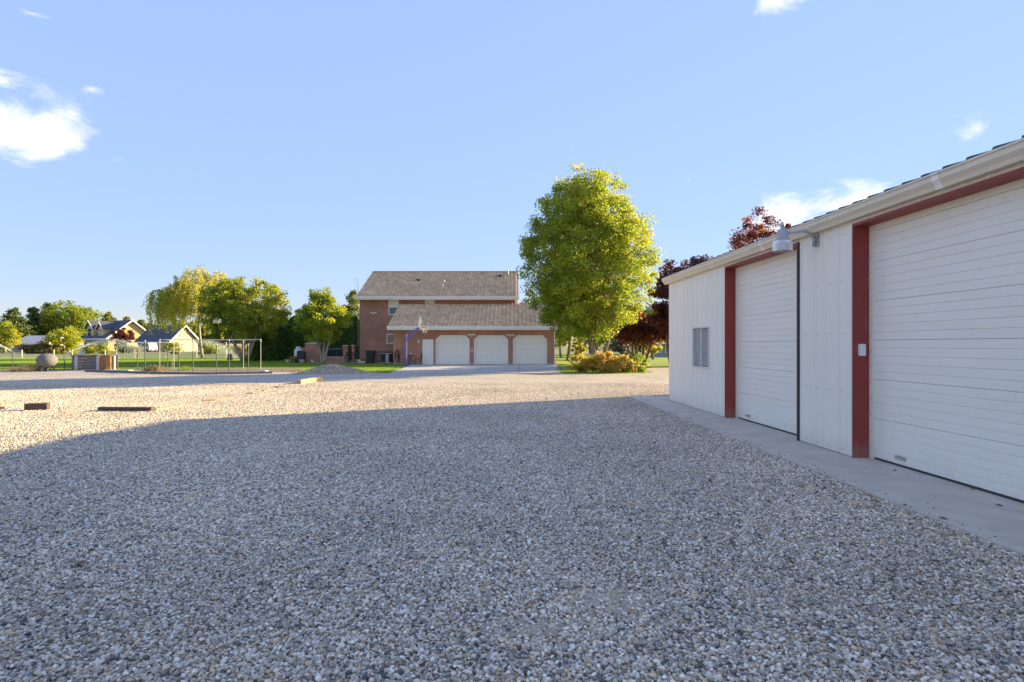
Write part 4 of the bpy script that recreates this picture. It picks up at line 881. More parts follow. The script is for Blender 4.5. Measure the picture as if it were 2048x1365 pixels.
# speckled ball on legs
bx, by = gx(94, 32.9), 32.9; t = thing('stone_ball', 'speckled grey oval ball standing on splayed dark legs', 'ball', (bx, by, 0))
mb = MB(); mb.lathe([(.49*sin(a), -.385*cos(a)) for a in [pi*k/16 for k in range(1, 16)]], (bx, by, .62), 28); mb.build('ball', M['stone'], t, True)
for a in (-.25, pi+.25, -pi/2): MB().tube([(bx+.28*cos(a), by+.2*sin(a), .34), (bx+.62*cos(a), by+.45*sin(a), 0)], [.035, .028], 6).build('leg', M['iron'], t)
MB().lathe([(.07, 0), (.07, .26)], (bx, by, 0), 8).build('center_post', M['iron'], t)
# plank bin
Y = 34.6; t = thing('plank_bin', 'weathered grey plank compost bin with white corner posts', 'bin', (gx(180, Y), Y, 0))
zt = HC+(690-711.5)/F*Y
xa, xb = gx(143, Y), gx(199, Y)
for k in range(5):
    z = .02+k*(zt-.02)/5
    MB().box(gx(143.5, Y), gx(197, Y), Y, Y+.035, z+.003, z+(zt-.02)/5-.006).build('plank', M['weather'], t)
    MB().box(xa, xa+.04, Y+.035, Y+1.6, z+.003, z+(zt-.02)/5-.006).build('plank', M['weather'], t); MB().box(xa+.04, xb, Y+1.6, Y+1.635, z+.003, z+(zt-.02)/5-.006).build('plank', M['weather'], t)
for px in (153.5, 197): MB().box(gx(px, Y)-.08, gx(px, Y)+.08, Y-.06, Y-.001, 0, zt+.0).build('corner_post', M['whitewood'], t)
MB().box(xa-.02, xb+.02, Y-.07, Y+.07, zt+.001, zt+.035).build('top_rail', M['darkwood'], t)
Y = 34.5; t = thing('log_stump', 'upright brown split log beside the plank bin', 'log', (gx(211, Y), Y, 0))
x = gx(212, Y); mb = MB(); mb.lathe([(.33, 0), (.31, .3), (.32, .62), (.30, .86), (.27, .88)], (x, Y+.2, 0), 9); mb.build('log', M['rustwood'], t)
MB().box(gx(200, Y), gx(206, Y), Y-.05, Y+.02, 0, .84).build('split_slab', M['rustwood'], t)
def post(px, py, Y, ptop, r, m, name, label, cat, group=None, lean=0):
    x = gx(px, Y); z = HC+(690-ptop)/F*Y; mb = MB(); mb.tube([(x, Y, -.02), (x+lean, Y, z-.02), (x+lean, Y, z)], [r, r*.97, r*.8], 8); return tag(mb.build(name, M[m], None, off=(x, Y, 0)), label, cat, group)
post(228.5, 740, 34.7, 712, .075, 'whitewood', 'short_post', 'short chipped white post right of brown log', 'post')
x = gx(162, 38); t = thing('yard_cone', 'white cone shaped cover peeking over the plank bin', 'cover', (x, 38, 0)); MB().lathe([(.24, .0), (.22, .6), (.20, .78), (.012, 1.17)], (x, 38, 0), 12).build('cone', M['pvc'], t)
# wire fences: posts and strands belong to the fence
def wire_fence(name, label, pxs, Y, tops, rows, m='greenpost'):
    t = thing(name, label, 'fence', (gx(pxs[0], Y), Y, 0)); h = max(tops)
    for px, tp in zip(pxs, tops):
        x = gx(px, Y); MB().tube([(x, Y, -.02), (x, Y, tp)], .026, 5).build('post', M[m], t); MB().tube([(x, Y-.001, tp-.02), (x, Y-.001, tp+.06)], .034, 6).build('post_cap', M['pvc'], t)
    for k in range(rows):
        z = .08+k*(min(tops)-.12)/(rows-1); MB().tube([(gx(pxs[0], Y), Y+.03, z), (gx(pxs[-1], Y), Y+.03, z)], .0035, 3).build('strand', M['wire'], t)
    n = int((gx(pxs[-1], Y)-gx(pxs[0], Y))/.35); f = MB()
    for k in range(n): xx = gx(pxs[0], Y)+.35*k; f.tube([(xx, Y+.035, .06), (xx, Y+.035, min(tops)-.04)], .0022, 3, False)
    f.build('mesh_wires', M['wire'], t, kind='stuff')
wire_fence('wire_fence', 'wire mesh fence on dark posts along the left lawn edge', [-60, 25, 128.5, 214, 275, 335], 35.4, [1.33]*6, 6)
wire_fence('garden_fence', 'wire mesh fence on green posts round the bare garden bed', [290, 358, 386, 433, 458, 496.5], 32.2, [1.66, 1.45, 1.70, 1.47, 1.70, 1.47], 5)
t = thing('pipe_frame', 'white pipe frame standing over the bare garden bed', 'frame', (gx(420, 33), 33, 0)); zt = 1.47+9.6*33/F
for px, Y in ((319.5, 33.0), (521.5, 33.0), (348, 36.2), (487, 36.2)): MB().tube([(gx(px, Y), Y, 0), (gx(px, Y), Y, zt)], .015, 7).build('leg', M['pvc'], t)
for (pa, Ya), (pb, Yb) in (((319.5, 33), (521.5, 33)), ((348, 36.2), (487, 36.2)), ((319.5, 33), (348, 36.2)), ((521.5, 33), (487, 36.2))): MB().tube([(gx(pa, Ya), Ya, zt+.02), (gx(pb, Yb), Yb, zt+.02)], .017, 7).build('rail', M['pvc'], t)
MB().tube([(gx(350, 33), 33, zt), (gx(343, 35), 35, .03)], .014, 5).build('brace', M['pvc'], t)
for px, Y in ((319.5, 33.0), (521.5, 33.0), (348, 36.2), (487, 36.2)): MB().tube([(gx(px, Y), Y, zt-.10), (gx(px, Y), Y, zt+.055)], .03, 7).build('elbow', M['pvc'], t)
lbl = ['far left beside the pale roofed house', 'behind the stone ball', 'left of the plank bin', 'behind the log', 'beside the trellis panel', 'under the weeping tree', 'behind the pipe frame', 'nearest the dark barrel']
for px, l in zip((43.6, 107.7, 144, 210, 269, 331, 393, 453), lbl): post(px, 716, 67.8, 700, .07, 'whitewood', 'fence_post', 'pale wooden fence post on far lawn, '+l, 'post', 'pale posts across the far lawn')
x0, x1, Y = gx(250, 64), gx(291, 64), 64; t = thing('trellis_panel', 'pale wire trellis panel standing on the far lawn', 'trellis', (x0, Y, 0))
for k in range(5): z = .3+k*.23; MB().tube([(x0, Y, z), (x1, Y, z)], .018, 4).build('wire', M['pvc'], t)
for k in range(9): x = x0+(x1-x0)*k/8; MB().tube([(x, Y-.01, 0 if k % 4 == 0 else .28), (x, Y-.01, 1.24)], .014, 4).build('wire', M['pvc'], t)
Y = 55; x = gx(461, Y); t = thing('barrel', 'dark grey barrel standing on the lawn under the round tree', 'barrel', (x, Y, 0)); MB().lathe([(.25, .016), (.27, .05), (.29, .35), (.27, .62), (.27, .64), (.2, .64)], (x, Y, 0), 14).build('body', M['blackplastic'], t); MB().lathe([(.285, .2), (.30, .22), (.285, .24)], (x, Y, 0), 14).build('band', M['iron'], t)
x, Y = gx(233, 60), 60; t = thing('sprinkler_stand', 'small white and blue sprinkler stand on the lawn', 'sprinkler', (x, Y, 0)); MB().tube([(x, Y, 0), (x, Y, 1.3)], .035, 6).build('riser', M['pvc'], t); MB().tube([(x-.2, Y, 1.05), (x+.2, Y, 1.05)], .04, 6).build('arm', M['pvc'], t)
for s in (-1, 1): MB().tube([(x+s*.1, Y, .6), (x+s*.3, Y+.1, 0)], .02, 5).build('leg', M['pvc'], t)
# sprinkler jets: arcs of drops
def jet(label, p0, p1, apex, n, spread):
    p0 = np.array(p0); p1 = np.array(p1); tt = RNG.uniform(0, 1, n)**.8; P = p0+(p1-p0)*tt[:, None]; P[:, 2] += 4*apex*tt*(1-tt)
    P += RNG.normal(size=(n, 3))*(spread*(tt**1.3))[:, None]*np.array([1, 1, .7]); P[:, 2] -= np.abs(RNG.normal(size=n))*spread*2.2*tt**1.5; P[:, 2] = np.maximum(P[:, 2], .05)
    V, Fc, col = leaves(P, .036, [(.9, .9, .9)], aspect=.9); o = colored_mesh('sprinkler_jet', V, Fc, col, M['water'], None, tuple(p0)); tag(o, label, 'water jet', 'sprinkler jets over the lawn'); o['kind'] = 'stuff'
jet('fine water jet rising over the plank bin towards the tan house', (gx(128, 60), 60, .35), (gx(285, 66), 66, 1.2), 1.2, 7000, .30)
jet('fine water jet falling at the far left lawn edge', (gx(34, 60), 60, .35), (gx(-60, 62), 62, 1.0), 1.0, 3000, .2)
jet('fine water jet arching behind the pipe frame', (gx(326, 62), 62, .35), (gx(470, 68), 68, .6), 1.5, 6000, .28)
# leaves fallen on gravel and apron
for px, py, z, lb in ((165, 1136, .026, 'orange fallen leaf on the shaded gravel at left'), (1790, 948, .036, 'curled brown fallen leaf on apron before the near door'), (1838, 951, .036, 'small brown fallen leaf on apron by door bottom'), (1888, 1047, .036, 'dark fallen leaf in middle of the concrete apron'), (1945, 986, .036, 'tiny brown fallen leaf near door at right edge'), (2000, 1020, .036, 'brown fallen leaf nearest the right picture edge')):
    x, y = G(px, py); P = MB(); s = .035 if px != 165 else .05; a = random.uniform(0, 6)
    pts_ = [(1, 0, .006), (.45, .45, .012), (-.2, .5, .008), (-.9, 0, 0), (-.2, -.5, .01), (.45, -.45, .014)]
    P.add([(x+s*(u*cos(a)-v*sin(a)), y+s*(u*sin(a)+v*cos(a)), z+h) for u, v, h in pts_]+[(x, y, z+.002)], [(i, (i+1) % 6, 6) for i in range(6)])
    tag(P.build('fallen_leaf', M['rustwood'], None, off=(x, y, z)), lb, 'leaf', 'fallen leaves')

# ================================================================ neighbours' buildings
def farhouse(name, label, o, th, Ln, D, ez, rz_, wm, rm, dormers=(), wins=(), cat='house'):
    t = thing(name, label, cat, (o[0], o[1], 0)); c, s = cos(th), sin(th)
    def T(x, y, z): return (o[0]+x*c+y*s, o[1]-x*s+y*c, z)
    mb = MB(); mb.box(0, Ln, 0, D, 0, ez, T=T); mb.build('wall', M[wm], t)
    mb = MB(); mb.prism([(0, ez), (D, ez), (D/2, rz_-.15)], 'x', .1, Ln-.1, T=T); mb.build('gable', M[wm], t)
    e = .5; sl = (rz_-ez)/(D/2)
    rf = MB(); rf.prism([(-e, ez-e*sl), (D/2, rz_), (D/2, rz_+.22), (-e, ez-e*sl+.22)], 'x', -e, Ln+e, T=T); rf.prism([(D+e, ez-e*sl), (D+e, ez-e*sl+.22), (D/2, rz_+.22), (D/2, rz_)], 'x', -e, Ln+e, T=T); rf.build('roof', M[rm], t)
    f = MB(); f.prism([(-e-.05, ez-e*sl-.12), (D/2, rz_-.1), (D/2, rz_+.25), (-e-.05, ez-e*sl+.24)], 'x', Ln+e+.001, Ln+e+.12, T=T); f.prism([(D+e+.05, ez-e*sl-.12), (D+e+.05, ez-e*sl+.24), (D/2, rz_+.25), (D/2, rz_-.1)], 'x', Ln+e+.001, Ln+e+.12, T=T); f.build('barge_board', M['trim'], t)
    f = MB(); f.box(-e, Ln+e, -e-.12, -e-.001, ez-e*sl-.05, ez-e*sl+.2, T=T); f.build('fascia', M['trim'], t)
    for x0, x1, zb, zt_, zp in dormers:
        yf = .35; d = bpy.data.objects.new('dormer', None); C.objects.link(d); d.parent = t; ROOT[d.name] = ROOT[t.name]
        mb = MB(); mb.box(x0, x1, yf, D/2-.3, zb, zt_, T=T); mb.build('dormer_wall', M[wm], d)
        mb = MB(); xm = (x0+x1)/2; mb.prism([(x0, zt_), (x1, zt_), (xm, zp-.1)], 'y', yf-.02, D/2, T=T); mb.build('dormer_gable', M['tanlight'], d)
        mb = MB(); q = .35; mb.prism([(x0-q, zt_-q*.7), (xm, zp), (xm, zp+.16), (x0-q, zt_-q*.7+.16)], 'y', yf-.4, D/2, T=T); mb.prism([(x1+q, zt_-q*.7), (x1+q, zt_-q*.7+.16), (xm, zp+.16), (xm, zp)], 'y', yf-.4, D/2, T=T); mb.build('dormer_roof', M[rm], d)
        mb = MB(); mb.prism([(x0-q, zt_-q*.7-.1), (xm, zp-.1), (xm, zp+.18), (x0-q, zt_-q*.7+.18)], 'y', yf-.5, yf-.401, T=T); mb.prism([(x1+q, zt_-q*.7-.1), (x1+q, zt_-q*.7+.18), (xm, zp+.18), (xm, zp-.1)], 'y', yf-.5, yf-.401, T=T); mb.build('barge_board', M['trim'], d)
        w = (x1-x0)*.42; mb = MB(); mb.box(xm-w/2-.12, xm+w/2+.12, yf-.08, yf-.001, zb+.35, zt_-.1, T=T); mb.build('window_frame', M['trim'], d)
        mb = MB(); hm = (zb+.45+zt_-.2)/2; mb.box(xm-w/2, xm-.04, yf-.11, yf-.079, zb+.45, hm-.04, T=T); mb.box(xm+.04, xm+w/2, yf-.11, yf-.079, zb+.45, hm-.04, T=T); mb.box(xm-w/2, xm-.04, yf-.11, yf-.079, hm+.04, zt_-.2, T=T); mb.box(xm+.04, xm+w/2, yf-.11, yf-.079, hm+.04, zt_-.2, T=T); mb.build('pane', M['glass'], d)
    for x0, x1, z0, z1 in wins:
        mb = MB(); mb.box(x0-.12, x1+.12, -.06, -.001, z0-.12, z1+.12, T=T); w = mb.build('window', M['trim'], t); mb = MB(); mb.box(x0, x1, -.09, -.061, z0, z1, T=T); mb.build('pane', M['glass'], w)
    return t, T
Y = 134; o = (gx(216, Y)-14.6*cos(.62), Y+14.6*sin(.62))
farhouse('dormer_house', 'tan house with slate roof and two gabled dormers', o, .62, 14.6, 9.6, 3.1, 7.0, 'tanwall', 'asphshingle', [(1.6, 5.8, 3.1, 5.5, 7.0), (8.3, 11.3, 3.3, 5.3, 6.6)], [(1.5, 2.8, .9, 2.3), (5, 6.6, .9, 2.3), (9, 10.4, .9, 2.3)])
Y = 128; o = (gx(338, Y)-8.0*cos(.22), Y+8.0*sin(.22))
farhouse('garage_wing', 'low tan building with wide slate roof behind the weeping tree', o, .22, 8.0, 8.4, 2.3, 5.6, 'tanlight', 'asphshingle', (), [(1.2, 1.9, .9, 1.7), (5.2, 6.0, .9, 1.7)], cat='house')
farhouse('pale_house', 'low house with pale roof at the far left', (gx(10, 115), 117), .12, 7.4, 7.0, 1.75, 3.1, 'tanlight', 'paleroof', (), [(1.5, 2.4, .7, 1.4), (4, 5.2, .7, 1.4)])
farhouse('grey_outbuilding', 'low grey outbuilding on the lit lawn beside shed corner', (gx(1306, 72), 72), -.05, 7.5, 5.0, 1.75, 2.6, 'greywall', 'asphshingle', (), [(.5, .9, .6, 1.3), (1.6, 2.2, .6, 1.3)], cat='shed')
x, Y = gx(290, 122), 122; t = thing('parked_van', 'white van parked beside the low tan building', 'van', (x, Y, 0))
mb = MB(); mb.prism([(x-.85, .35), (x+.85, .35), (x+.85, 1.1), (x+.72, 1.75), (x+.6, 1.85), (x-.6, 1.85), (x-.72, 1.75), (x-.85, 1.1)], 'y', Y, Y+2.8); mb.build('body', M['propane'], t)
MB().prism([(x-.68, 1.15), (x+.68, 1.15), (x+.58, 1.68), (x-.58, 1.68)], 'y', Y-.02, Y+.01).build('windscreen', M['glass'], t); MB().box(x-.8, x+.8, Y-.08, Y-.001, .38, .6).build('bumper', M['blackplastic'], t)
for sx in (-1, 1):
    MB().box(x+sx*.62-.12, x+sx*.62+.12, Y-.03, Y-.001, .72, .88).build('headlight', M['galvdull'], t)
    for yy in (.6, 2.2): MB().tube([(x+sx*.62, Y+yy, .33), (x+sx*.86, Y+yy, .33)], .33, 14).build('wheel', M['tyre'], t)

# ================================================================ trees and shrubs
GRN = [(.07, .12, .016), (.11, .175, .020), (.16, .235, .024), (.22, .29, .030), (.30, .35, .036), (.40, .40, .04)]
YEL = [(.13, .20, .018), (.20, .28, .022), (.29, .36, .026), (.39, .43, .030), (.49, .46, .034), (.55, .45, .04)]
# big maple
mx_, my_ = gx(1190, 34), 34.0
st = [((mx_+.12, my_, 0), (mx_-.75, my_+.1, 4.6), .20, .07), ((mx_+.0, my_-.05, 0), (mx_-.15, my_+.1, 6.6), .19, .06), ((mx_+.18, my_+.1, 0), (mx_+.35, my_+.2, 6.0), .17, .06), ((mx_+.22, my_, 0), (mx_+1.3, my_-.3, 4.6), .12, .05)]
mc = (gx(1176, 34), 34.2, 6.5)
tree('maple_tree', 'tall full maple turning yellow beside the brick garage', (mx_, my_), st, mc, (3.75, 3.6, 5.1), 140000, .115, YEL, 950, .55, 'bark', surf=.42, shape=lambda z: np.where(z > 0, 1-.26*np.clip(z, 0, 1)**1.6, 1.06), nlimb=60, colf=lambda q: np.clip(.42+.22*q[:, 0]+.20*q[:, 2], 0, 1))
# round ash
tx, ty = gx(490, 50.4), 50.4
st = [((tx-.1, ty, 0), (tx-1.6, ty, 3.6), .17, .06), ((tx, ty, 0), (tx-.3, ty+.3, 4.2), .16, .06), ((tx+.1, ty, 0), (tx+1.5, ty-.2, 3.4), .16, .06), ((tx+.05, ty, 0), (tx+.5, ty+.4, 4.0), .14, .05)]
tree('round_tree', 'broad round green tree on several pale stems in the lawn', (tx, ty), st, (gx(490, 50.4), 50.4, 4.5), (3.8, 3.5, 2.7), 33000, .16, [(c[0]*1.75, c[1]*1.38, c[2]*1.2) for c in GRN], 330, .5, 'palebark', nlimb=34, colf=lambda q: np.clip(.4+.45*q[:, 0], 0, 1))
P, c, ci = lobes_points(500, (tx+.3, ty-.4, .3), (.5, .4, .3), 10, .2, zmin=.02); V, Fc, col = leaves(P, .12, YEL); tag(colored_mesh('sucker_shoots', V, Fc, col, M['leaf'], None, (tx+.3, ty-.4, 0)), 'leafy sucker shoots at the round tree foot', 'plant')
# small tree before the wall
tx, ty = gx(645, 45), 45.0
st = [((tx-.02, ty, 0), (tx-.75, ty, 2.6), .12, .05), ((tx+.03, ty, 0), (tx+.1, ty+.1, 3.6), .11, .04), ((tx+.06, ty, 0), (tx+.85, ty-.1, 2.9), .11, .04)]
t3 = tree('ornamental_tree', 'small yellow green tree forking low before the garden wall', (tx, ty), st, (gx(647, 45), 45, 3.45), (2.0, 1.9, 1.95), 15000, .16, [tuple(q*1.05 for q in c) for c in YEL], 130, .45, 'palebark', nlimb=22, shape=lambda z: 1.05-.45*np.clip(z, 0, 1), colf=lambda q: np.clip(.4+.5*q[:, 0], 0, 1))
P = np.concatenate([np.array([[gx(px, 45), 45+random.uniform(-.4, .4), 4.8]])+RNG.uniform(0, 1, (110, 1))*np.array([[random.uniform(-.1, .1), 0, h]])+RNG.normal(size=(110, 3))*.07 for px, h in ((622, .8), (642, 1.0), (650, .9), (660, .95), (634, .6))])
V, Fc, col = leaves(P, .13, YEL[:4]); colored_mesh('top_shoots', V, Fc, col, M['leaf'], t3, (tx, ty, 0))
# weeping tree
tx, ty = gx(405, 64), 64.0; t = thing('weeping_tree', 'tall weeping tree with hanging yellow green strands behind round tree', 'tree', (tx, ty, 0))
mb = MB(); limb(mb, (tx, ty, 0), (tx-.2, ty, 8.2), .17, .05, .03, 7, 9); mb.build('trunk', M['palebark'], t, True)
mb = MB(); PP = []; WW = []
for k in range(150):
    a = random.uniform(0, 2*pi); rr = random.uniform(.1, 1)**.6*4.7; zt = 10.2-1.0*(rr/4.7)**1.2*4.2+random.uniform(-.9, .5)
    zt = max(zt, 4.2); e = (tx+rr*cos(a), ty+rr*sin(a), zt); s = (tx, ty, min(8.0, zt-1.2)*random.uniform(.75, 1))
    if k < 60: limb(mb, s, e, .06, .012, .1, 4, 5)
    for q in range(3):
        dx, dy = random.gauss(0, .35), random.gauss(0, .35); ln = random.uniform(1.0, 4.0 if rr > 1.5 else 2.4); n = int(ln*46); u = RNG.uniform(0, 1, n)
        PP.append(np.stack([e[0]+dx*np.sqrt(u)*1.3+RNG.normal(size=n)*.12, e[1]+dy*np.sqrt(u)*1.3+RNG.normal(size=n)*.12, np.maximum(e[2]+.2-u*ln, 1.3)], 1)); WW.append(np.full(n, random.uniform(.2, .9)))
mb.build('limb', M['palebark'], t, True)
P = np.concatenate(PP); V, Fc, col = leaves(P, .17, [(.22, .25, .04), (.32, .34, .045), (.44, .42, .05), (.54, .47, .055), (.62, .50, .06)], aspect=.42, colw=np.clip(np.concatenate(WW)*.7+RNG.uniform(0, .3, len(P)), 0, .99), D=np.tile([0, 0, 1.], (len(P), 1)))
colored_mesh('crown', V, Fc, col, M['leaf'], t, (tx, ty, 0))
# clipped evergreen columns
def column(px, Y, r, h, label, n=5200, name='evergreen_column', seed=0):
    x = gx(px, Y); t = thing(name, label, 'shrub', (x, Y, 0), 'dark evergreen columns behind the patio'); R = RNG
    z = R.uniform(0, 1, n)**.9; a = R.uniform(0, 2*pi, n); rad = r*(np.clip((1-z)*5, 0, 1)**.45)*(.92+.08*np.sin(a*5+z*9))*R.uniform(.80, 1.05, n)
    P = np.stack([x+rad*np.cos(a), Y+rad*np.sin(a), .05+z*h+R.normal(size=n)*.05], 1)
    V, Fc, col = leaves(P, .16, [(.06, .13, .03), (.08, .165, .034), (.11, .20, .038), (.17, .26, .045)], aspect=.45, D=np.tile([0, 0, 1.4], (n, 1)))
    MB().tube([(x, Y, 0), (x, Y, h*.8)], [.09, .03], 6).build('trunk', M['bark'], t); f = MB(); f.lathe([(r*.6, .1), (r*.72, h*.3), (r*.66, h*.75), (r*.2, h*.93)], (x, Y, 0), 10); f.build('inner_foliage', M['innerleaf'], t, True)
    colored_mesh('crown', V, Fc, col, M['needle'], t, (x, Y, 0))
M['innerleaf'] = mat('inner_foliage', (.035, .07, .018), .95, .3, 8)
ev = [(512, 53.5, .75, 2.45, 'low rounded evergreen at left end of the hedge row'), (537, 53.6, .8, 2.5, 'low evergreen second from the left in the hedge row'), (566, 55, .80, 3.95, 'tall evergreen just right of the low hedge pair'), (592, 55, .80, 4.05, 'tall evergreen behind the propane tank'), (616, 55.2, .75, 3.9, 'tall evergreen behind the brick wall end'), (640, 55.2, .8, 4.05, 'tall evergreen behind the forked small tree'), (664, 55, .75, 3.9, 'tall evergreen behind the dark cabinet'), (687, 55, .75, 4.0, 'tall evergreen behind the first brick pier'), (708, 55, .75, 3.95, 'tall evergreen touching the brick house corner')]
for e in ev: column(*e)
# flowering shrub bed under maple
def shrub(px, Y, rx, ry_, h, n, size, pal, label, name='shrub', nclump=40, group=None):
    x = gx(px, Y); t = thing(name, label, 'shrub', (x, Y, 0), group)
    P, c, ci = lobes_points(n, (x, Y, h*.42), (rx, ry_, h*.52), nclump, min(rx, h)*.30, zmin=.03); w = RNG.uniform(0, 1, len(c))[ci]*.6+RNG.uniform(0, 1, n)*.4
    V, Fc, col = leaves(P, size, pal, colw=w); mb = MB()
    for k in range(8): limb(mb, (x+random.uniform(-.2, .2)*rx, Y+random.uniform(-.2, .2)*ry_, 0), c[k], .02, .006, .1, 3, 4)
    mb.build('stem', M['bark'], t); colored_mesh('foliage', V, Fc, col, M['leaf'], t, (x, Y, 0)); return t
AUT = [(.22, .27, .04), (.36, .38, .05), (.50, .42, .06), (.60, .42, .08), (.60, .34, .09), (.54, .47, .07)]
shrub(1172, 31.6, .85, .8, 1.05, 3600, .10, AUT, 'yellow and green shrub at the left end of maple bed'); shrub(1207, 31.5, .95, .85, 1.15, 4600, .10, AUT[1:], 'orange yellow shrub under the maple trunk'); shrub(1243, 31.6, .85, .8, 1.02, 3600, .10, AUT, 'yellow shrub right of the maple trunk'); shrub(1272, 32.0, .70, .7, .98, 3000, .10, YEL[:4], 'greener shrub at the right end of the maple bed')
# plum trees
PLUM = [(.06, .02, .02), (.10, .03, .026), (.16, .045, .032), (.24, .07, .04), (.34, .11, .05)]
def plum(px, Y, cz, rad, n, label, pxs=None, cl=90):
    x = gx(px, Y); st = [((x-.1, Y, 0), (x-rad[0]*.35, Y, cz*.75), .13, .05), ((x, Y, 0), (x+.1, Y+.2, cz*.9), .13, .05), ((x+.1, Y, 0), (x+rad[0]*.4, Y-.1, cz*.75), .12, .05)]
    return tree('plum_tree', label, (x, Y), st, (x, Y, cz), rad, n, .17, PLUM, cl, .55, 'redbark', 'red leaved plum trees', nlimb=18)
plum(1284, 43, 2.75, (2.1, 2.0, 1.15), 12000, 'low red plum tree with spreading orange stems right of maple')
plum(1262, 47, 2.7, (1.5, 1.6, 1.0), 7000, 'small red plum tree just behind the maple shrubs')
plum(1345, 41, 4.1, (1.5, 1.8, 3.0), 14000, 'dark red plum tree against the shed corner')
plum(1395, 41, 4.9, (2.0, 2.0, 2.75), 12000, 'red plum tree rising just over the shed gutter')
plum(1522, 44, 7.0, (2.7, 2.6, 4.35), 22000, 'tallest red plum tree standing behind the shed', cl=150)
# background trees right of house
def leafy(px, Y, cz, rad, n, label, pal=GRN, size=.26, bark='bark', name='background_tree', group='trees behind the houses', cl=None, r0=.16):
    x = gx(px, Y); st = [((x, Y, 0), (x+random.uniform(-.2, .2), Y, cz), r0, r0*.4)]
    return tree(name, label, (x, Y), st, (x, Y, cz), rad, n, size, pal, cl or max(40, n//75), rad[0]*.26, bark, group, nlimb=10)
leafy(1135, 56, 4.2, (2.6, 2.5, 2.9), 9000, 'green tree with dark trunk behind the garage corner', YEL[:4]); leafy(1122, 68, 4.6, (2.8, 2.5, 3.3), 7000, 'green tree with pale trunk behind garage corner', GRN, bark='palebark')
leafy(1215, 72, 4.0, (3.4, 3, 3.2), 8000, 'dark green tree seen beneath the maple crown', GRN[:4]); leafy(1180, 84, 4.5, (4.5, 3, 4.0), 8000, 'broad green tree far behind maple trunk', GRN[:5])
leafy(1160, 60, 1.4, (.8, .8, 1.5), 2600, 'bright yellow young tree lit behind the maple', YEL[3:], .18); leafy(1306, 60, 1.7, (1.1, 1.1, 1.6), 3600, 'bright yellow bush beside the grey outbuilding', YEL[3:], .18)
leafy(1290, 90, 3.9, (4.5, 3.5, 3.6), 7000, 'dark green tree behind the plum trees', GRN[:4], .34); leafy(1360, 95, 4.5, (5, 3.5, 4.2), 6000, 'dark green tree behind the grey outbuilding', GRN[:4], .34)
leafy(1080, 92, 4.5, (5, 3.5, 4.2), 5000, 'green tree hidden behind the garage roof', GRN[:4], .34)
def conifer(px, Y, h, r, n, label, pal, name='pine_tree', size=.4, group='pines on the horizon', z0=.08):
    x = gx(px, Y); t = thing(name, label, 'tree', (x, Y, 0), group); R = RNG; MB().tube([(x, Y, 0), (x+.1, Y, h*.95)], [r*.09, .04], 7).build('trunk', M['bark'], t, True)
    nb = max(44, int(h*8)); zb = np.sort(R.uniform(z0, .97, nb)); PP = []; mb = MB()
    for z in zb:
        a = R.uniform(0, 2*pi); L_ = r*((1-z)**.7)*R.uniform(.7, 1.1)+.25; m_ = int(n/nb*(.5+1.1*(1-z))); u = R.uniform(.05, 1, m_)
        PP.append(np.stack([x+L_*u*cos(a)+R.normal(size=m_)*.2*L_, Y+L_*u*sin(a)+R.normal(size=m_)*.2*L_, z*h+L_*u*.10+R.normal(size=m_)*h*.022], 1)); mb.tube([(x, Y, z*h), (x+L_*.9*cos(a), Y+L_*.9*sin(a), z*h+L_*.12)], [.05, .015], 4)
    mb.build('limb', M['bark'], t); P = np.concatenate(PP); V, Fc, col = leaves(P, size, pal, aspect=.4); colored_mesh('crown', V, Fc, col, M['needle'], t, (x, Y, 0)); return t
CON = [(.06, .10, .03), (.09, .13, .036), (.13, .17, .042), (.19, .21, .05)]; CON2 = [(.11, .15, .035), (.17, .21, .042), (.24, .27, .05), (.32, .32, .06)]
conifer(1243, 58, 3.2, 1.3, 2600, 'blue grey spruce between the maple and plum trees', [(.03, .045, .05), (.05, .065, .075), (.07, .085, .095)], 'spruce_tree', .2)
conifer(704, 70, 7.8, 2.4, 7000, 'sunlit conifer behind the left corner of brick house', CON2, size=.3); conifer(690, 78, 6.6, 2.3, 5000, 'conifer behind the tall hedge near the house', CON2, size=.32)
conifer(600, 88, 6.2, 2.0, 3500, 'conifer top peeking between the two lawn trees', CON, size=.34)
for k, (px, Y, h, r) in enumerate(((28, 150, 10.6, 5.2), (66, 158, 11.4, 5.5), (100, 165, 13.2, 6), (216, 175, 11.0, 4.6), (252, 178, 9.6, 4.4), (283, 180, 9.0, 3.6), (300, 176, 7.6, 3.4))):
    conifer(px, Y, h, r, 8500, ['spiky dark pine leftmost on the horizon', 'broad dark pine second from the left', 'tall dark pine above the yellow bush', 'pine above the right end of the slate roof', 'low pine right of the tall gable', 'pointed pine between the two slate roofs', 'short pine over the wide slate roof'][k], CON if k < 3 else CON2, size=.62)
for px, Y, cz, rad, n, lb, pal in ((132, 160, 7.8, (6.0, 5, 5.2), 9000, 'big yellow green tree behind the slate roof', GRN[2:]), (166, 168, 7.4, (5.2, 5, 4.9), 8000, 'yellow green tree over the dormers', GRN[2:]), (10, 110, 3.1, (2.6, 2.2, 3.0), 5000, 'yellow green tree cut by the left picture edge', YEL[1:])):
    leafy(px, Y, cz, rad, n, lb, pal, .5 if Y > 120 else .3, r0=.3)
shrub(130, 100, 2.75, 2.4, 4.6, 8000, .25, YEL[2:], 'large bright yellow bush before the tan house', 'yellow_bush', 70)
shrub(88, 98, 2.6, 1.4, 1.9, 4200, .2, [(.10, .11, .025), (.2, .17, .04), (.3, .2, .05), (.16, .16, .03)], 'long low hedge before the pale roofed house', 'hedge_shrub'); shrub(60, 99, 1.6, 1.2, 1.7, 2600, .2, [(.10, .09, .03), (.2, .12, .05), (.13, .13, .03)], 'brownish shrub at left end of the low hedge')
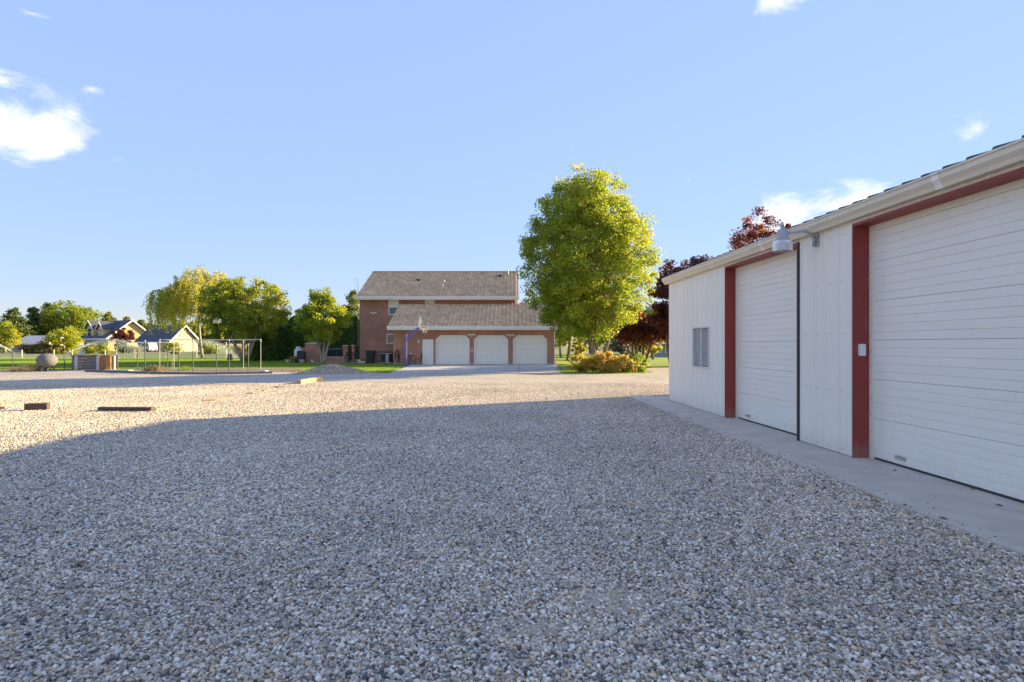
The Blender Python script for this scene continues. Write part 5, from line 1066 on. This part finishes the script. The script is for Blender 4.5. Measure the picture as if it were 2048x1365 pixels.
shrub(182, 96, 1.1, 1, 1.6, 2200, .18, YEL[2:], 'small yellow shrub before the house porch'); shrub(207, 95, 1.2, 1, 1.75, 2400, .18, YEL[2:], 'yellow shrub below the red leaved tree')
x = gx(244, 115); tree('plum_tree', 'dark red tree in front of tan house gable', (x, 115), [((x, 115, 0), (x, 115, 2.6), .14, .06)], (x, 115, 2.85), (2.1, 1.9, 1.85), 5000, .26, PLUM, 60, .5, 'redbark', 'red leaved plum trees')
shrub(252, 108, 1.6, 1.2, 1.9, 2600, .2, GRN[1:4], 'green shrub below the dark red tree'); shrub(272, 104, 1.2, 1, 1.4, 1800, .2, [(.3, .2, .06), (.4, .26, .07), (.25, .2, .05)], 'orange shrub beside the white van')
shrub(345, 92, 1.5, 1.2, 2.0, 2600, .2, YEL[2:], 'yellow shrub beneath the weeping tree strands'); shrub(415, 95, 2.2, 1.4, 1.7, 2600, .22, YEL[1:4], 'shrub seen through the pipe frame'); shrub(480, 92, 1.5, 1.2, 1.5, 2200, .2, AUT, 'autumn shrub behind the round tree stems')
for k, px in enumerate((-75, -30, 365, 410, 455, 500, 545, 590, 640, 800, 900, 990)):
    leafy(px, 190+(k*37) % 40, 5.0+(k % 3)*.6, (9.5, 5, 4.8), 3600, 'distant tree line tree behind the lawn, '+['beyond left edge', 'near left edge', 'left of weeping tree', 'through weeping tree', 'left of round tree', 'behind round tree', 'right of round tree', 'left of hedge', 'behind hedge', 'behind main roof', 'behind main roof middle', 'behind main roof end'][k], GRN[:5], .75, group='distant tree line', r0=.3)
# dry weeds and yucca
def weeds(px, Y, rx, h, n, pal, label, name='dry_weeds'):
    x = gx(px, Y); p = np.stack([x+RNG.normal(size=n)*rx*.5, Y+RNG.normal(size=n)*.25, np.zeros(n)], 1); d = np.stack([RNG.normal(size=n)*.55, RNG.normal(size=n)*.5, np.ones(n)], 1); ln = RNG.uniform(.4, 1, n)*h; w = .010
    tip = p+d*ln[:, None]; s = np.cross(d, RNG.normal(size=(n, 3))); s /= np.linalg.norm(s, axis=1)[:, None]; V = np.stack([p-s*w, p+s*w, tip], 1).reshape(-1, 3); V[:, 2] = np.maximum(V[:, 2], 0)
    pal = np.array(pal); col = np.repeat(pal[RNG.integers(0, len(pal), n)]*RNG.uniform(.8, 1.2, (n, 1)), 3, 0); tag(colored_mesh(name, V, np.arange(n*3).reshape(-1, 3), col, M['blade'], None, (x, Y, 0)), label, 'plant')
DRY = [(.34, .25, .13), (.26, .17, .09), (.42, .32, .17), (.20, .12, .07)]
weeds(50, 33.2, .9, .30, 900, DRY, 'low brown dry weeds left of the stone ball'); weeds(72, 33.9, .7, .50, 700, DRY, 'taller tan dry grass behind the stone ball')
weeds(303, 32.5, .30, .55, 260, [(.07, .10, .035), (.12, .15, .05), (.05, .07, .03)], 'spiky green yucca at corner of the garden bed', 'yucca_plant'); weeds(313, 32.6, .35, .42, 500, DRY, 'clump of tan dry stalks beside the yucca')
weeds(371, 34, .2, .4, 160, GRN[2:5], 'small green weed clump inside the garden bed', 'green_weeds'); weeds(600, 33.2, 1.3, .16, 500, DRY, 'dry weeds along the lawn left of gravel mound')
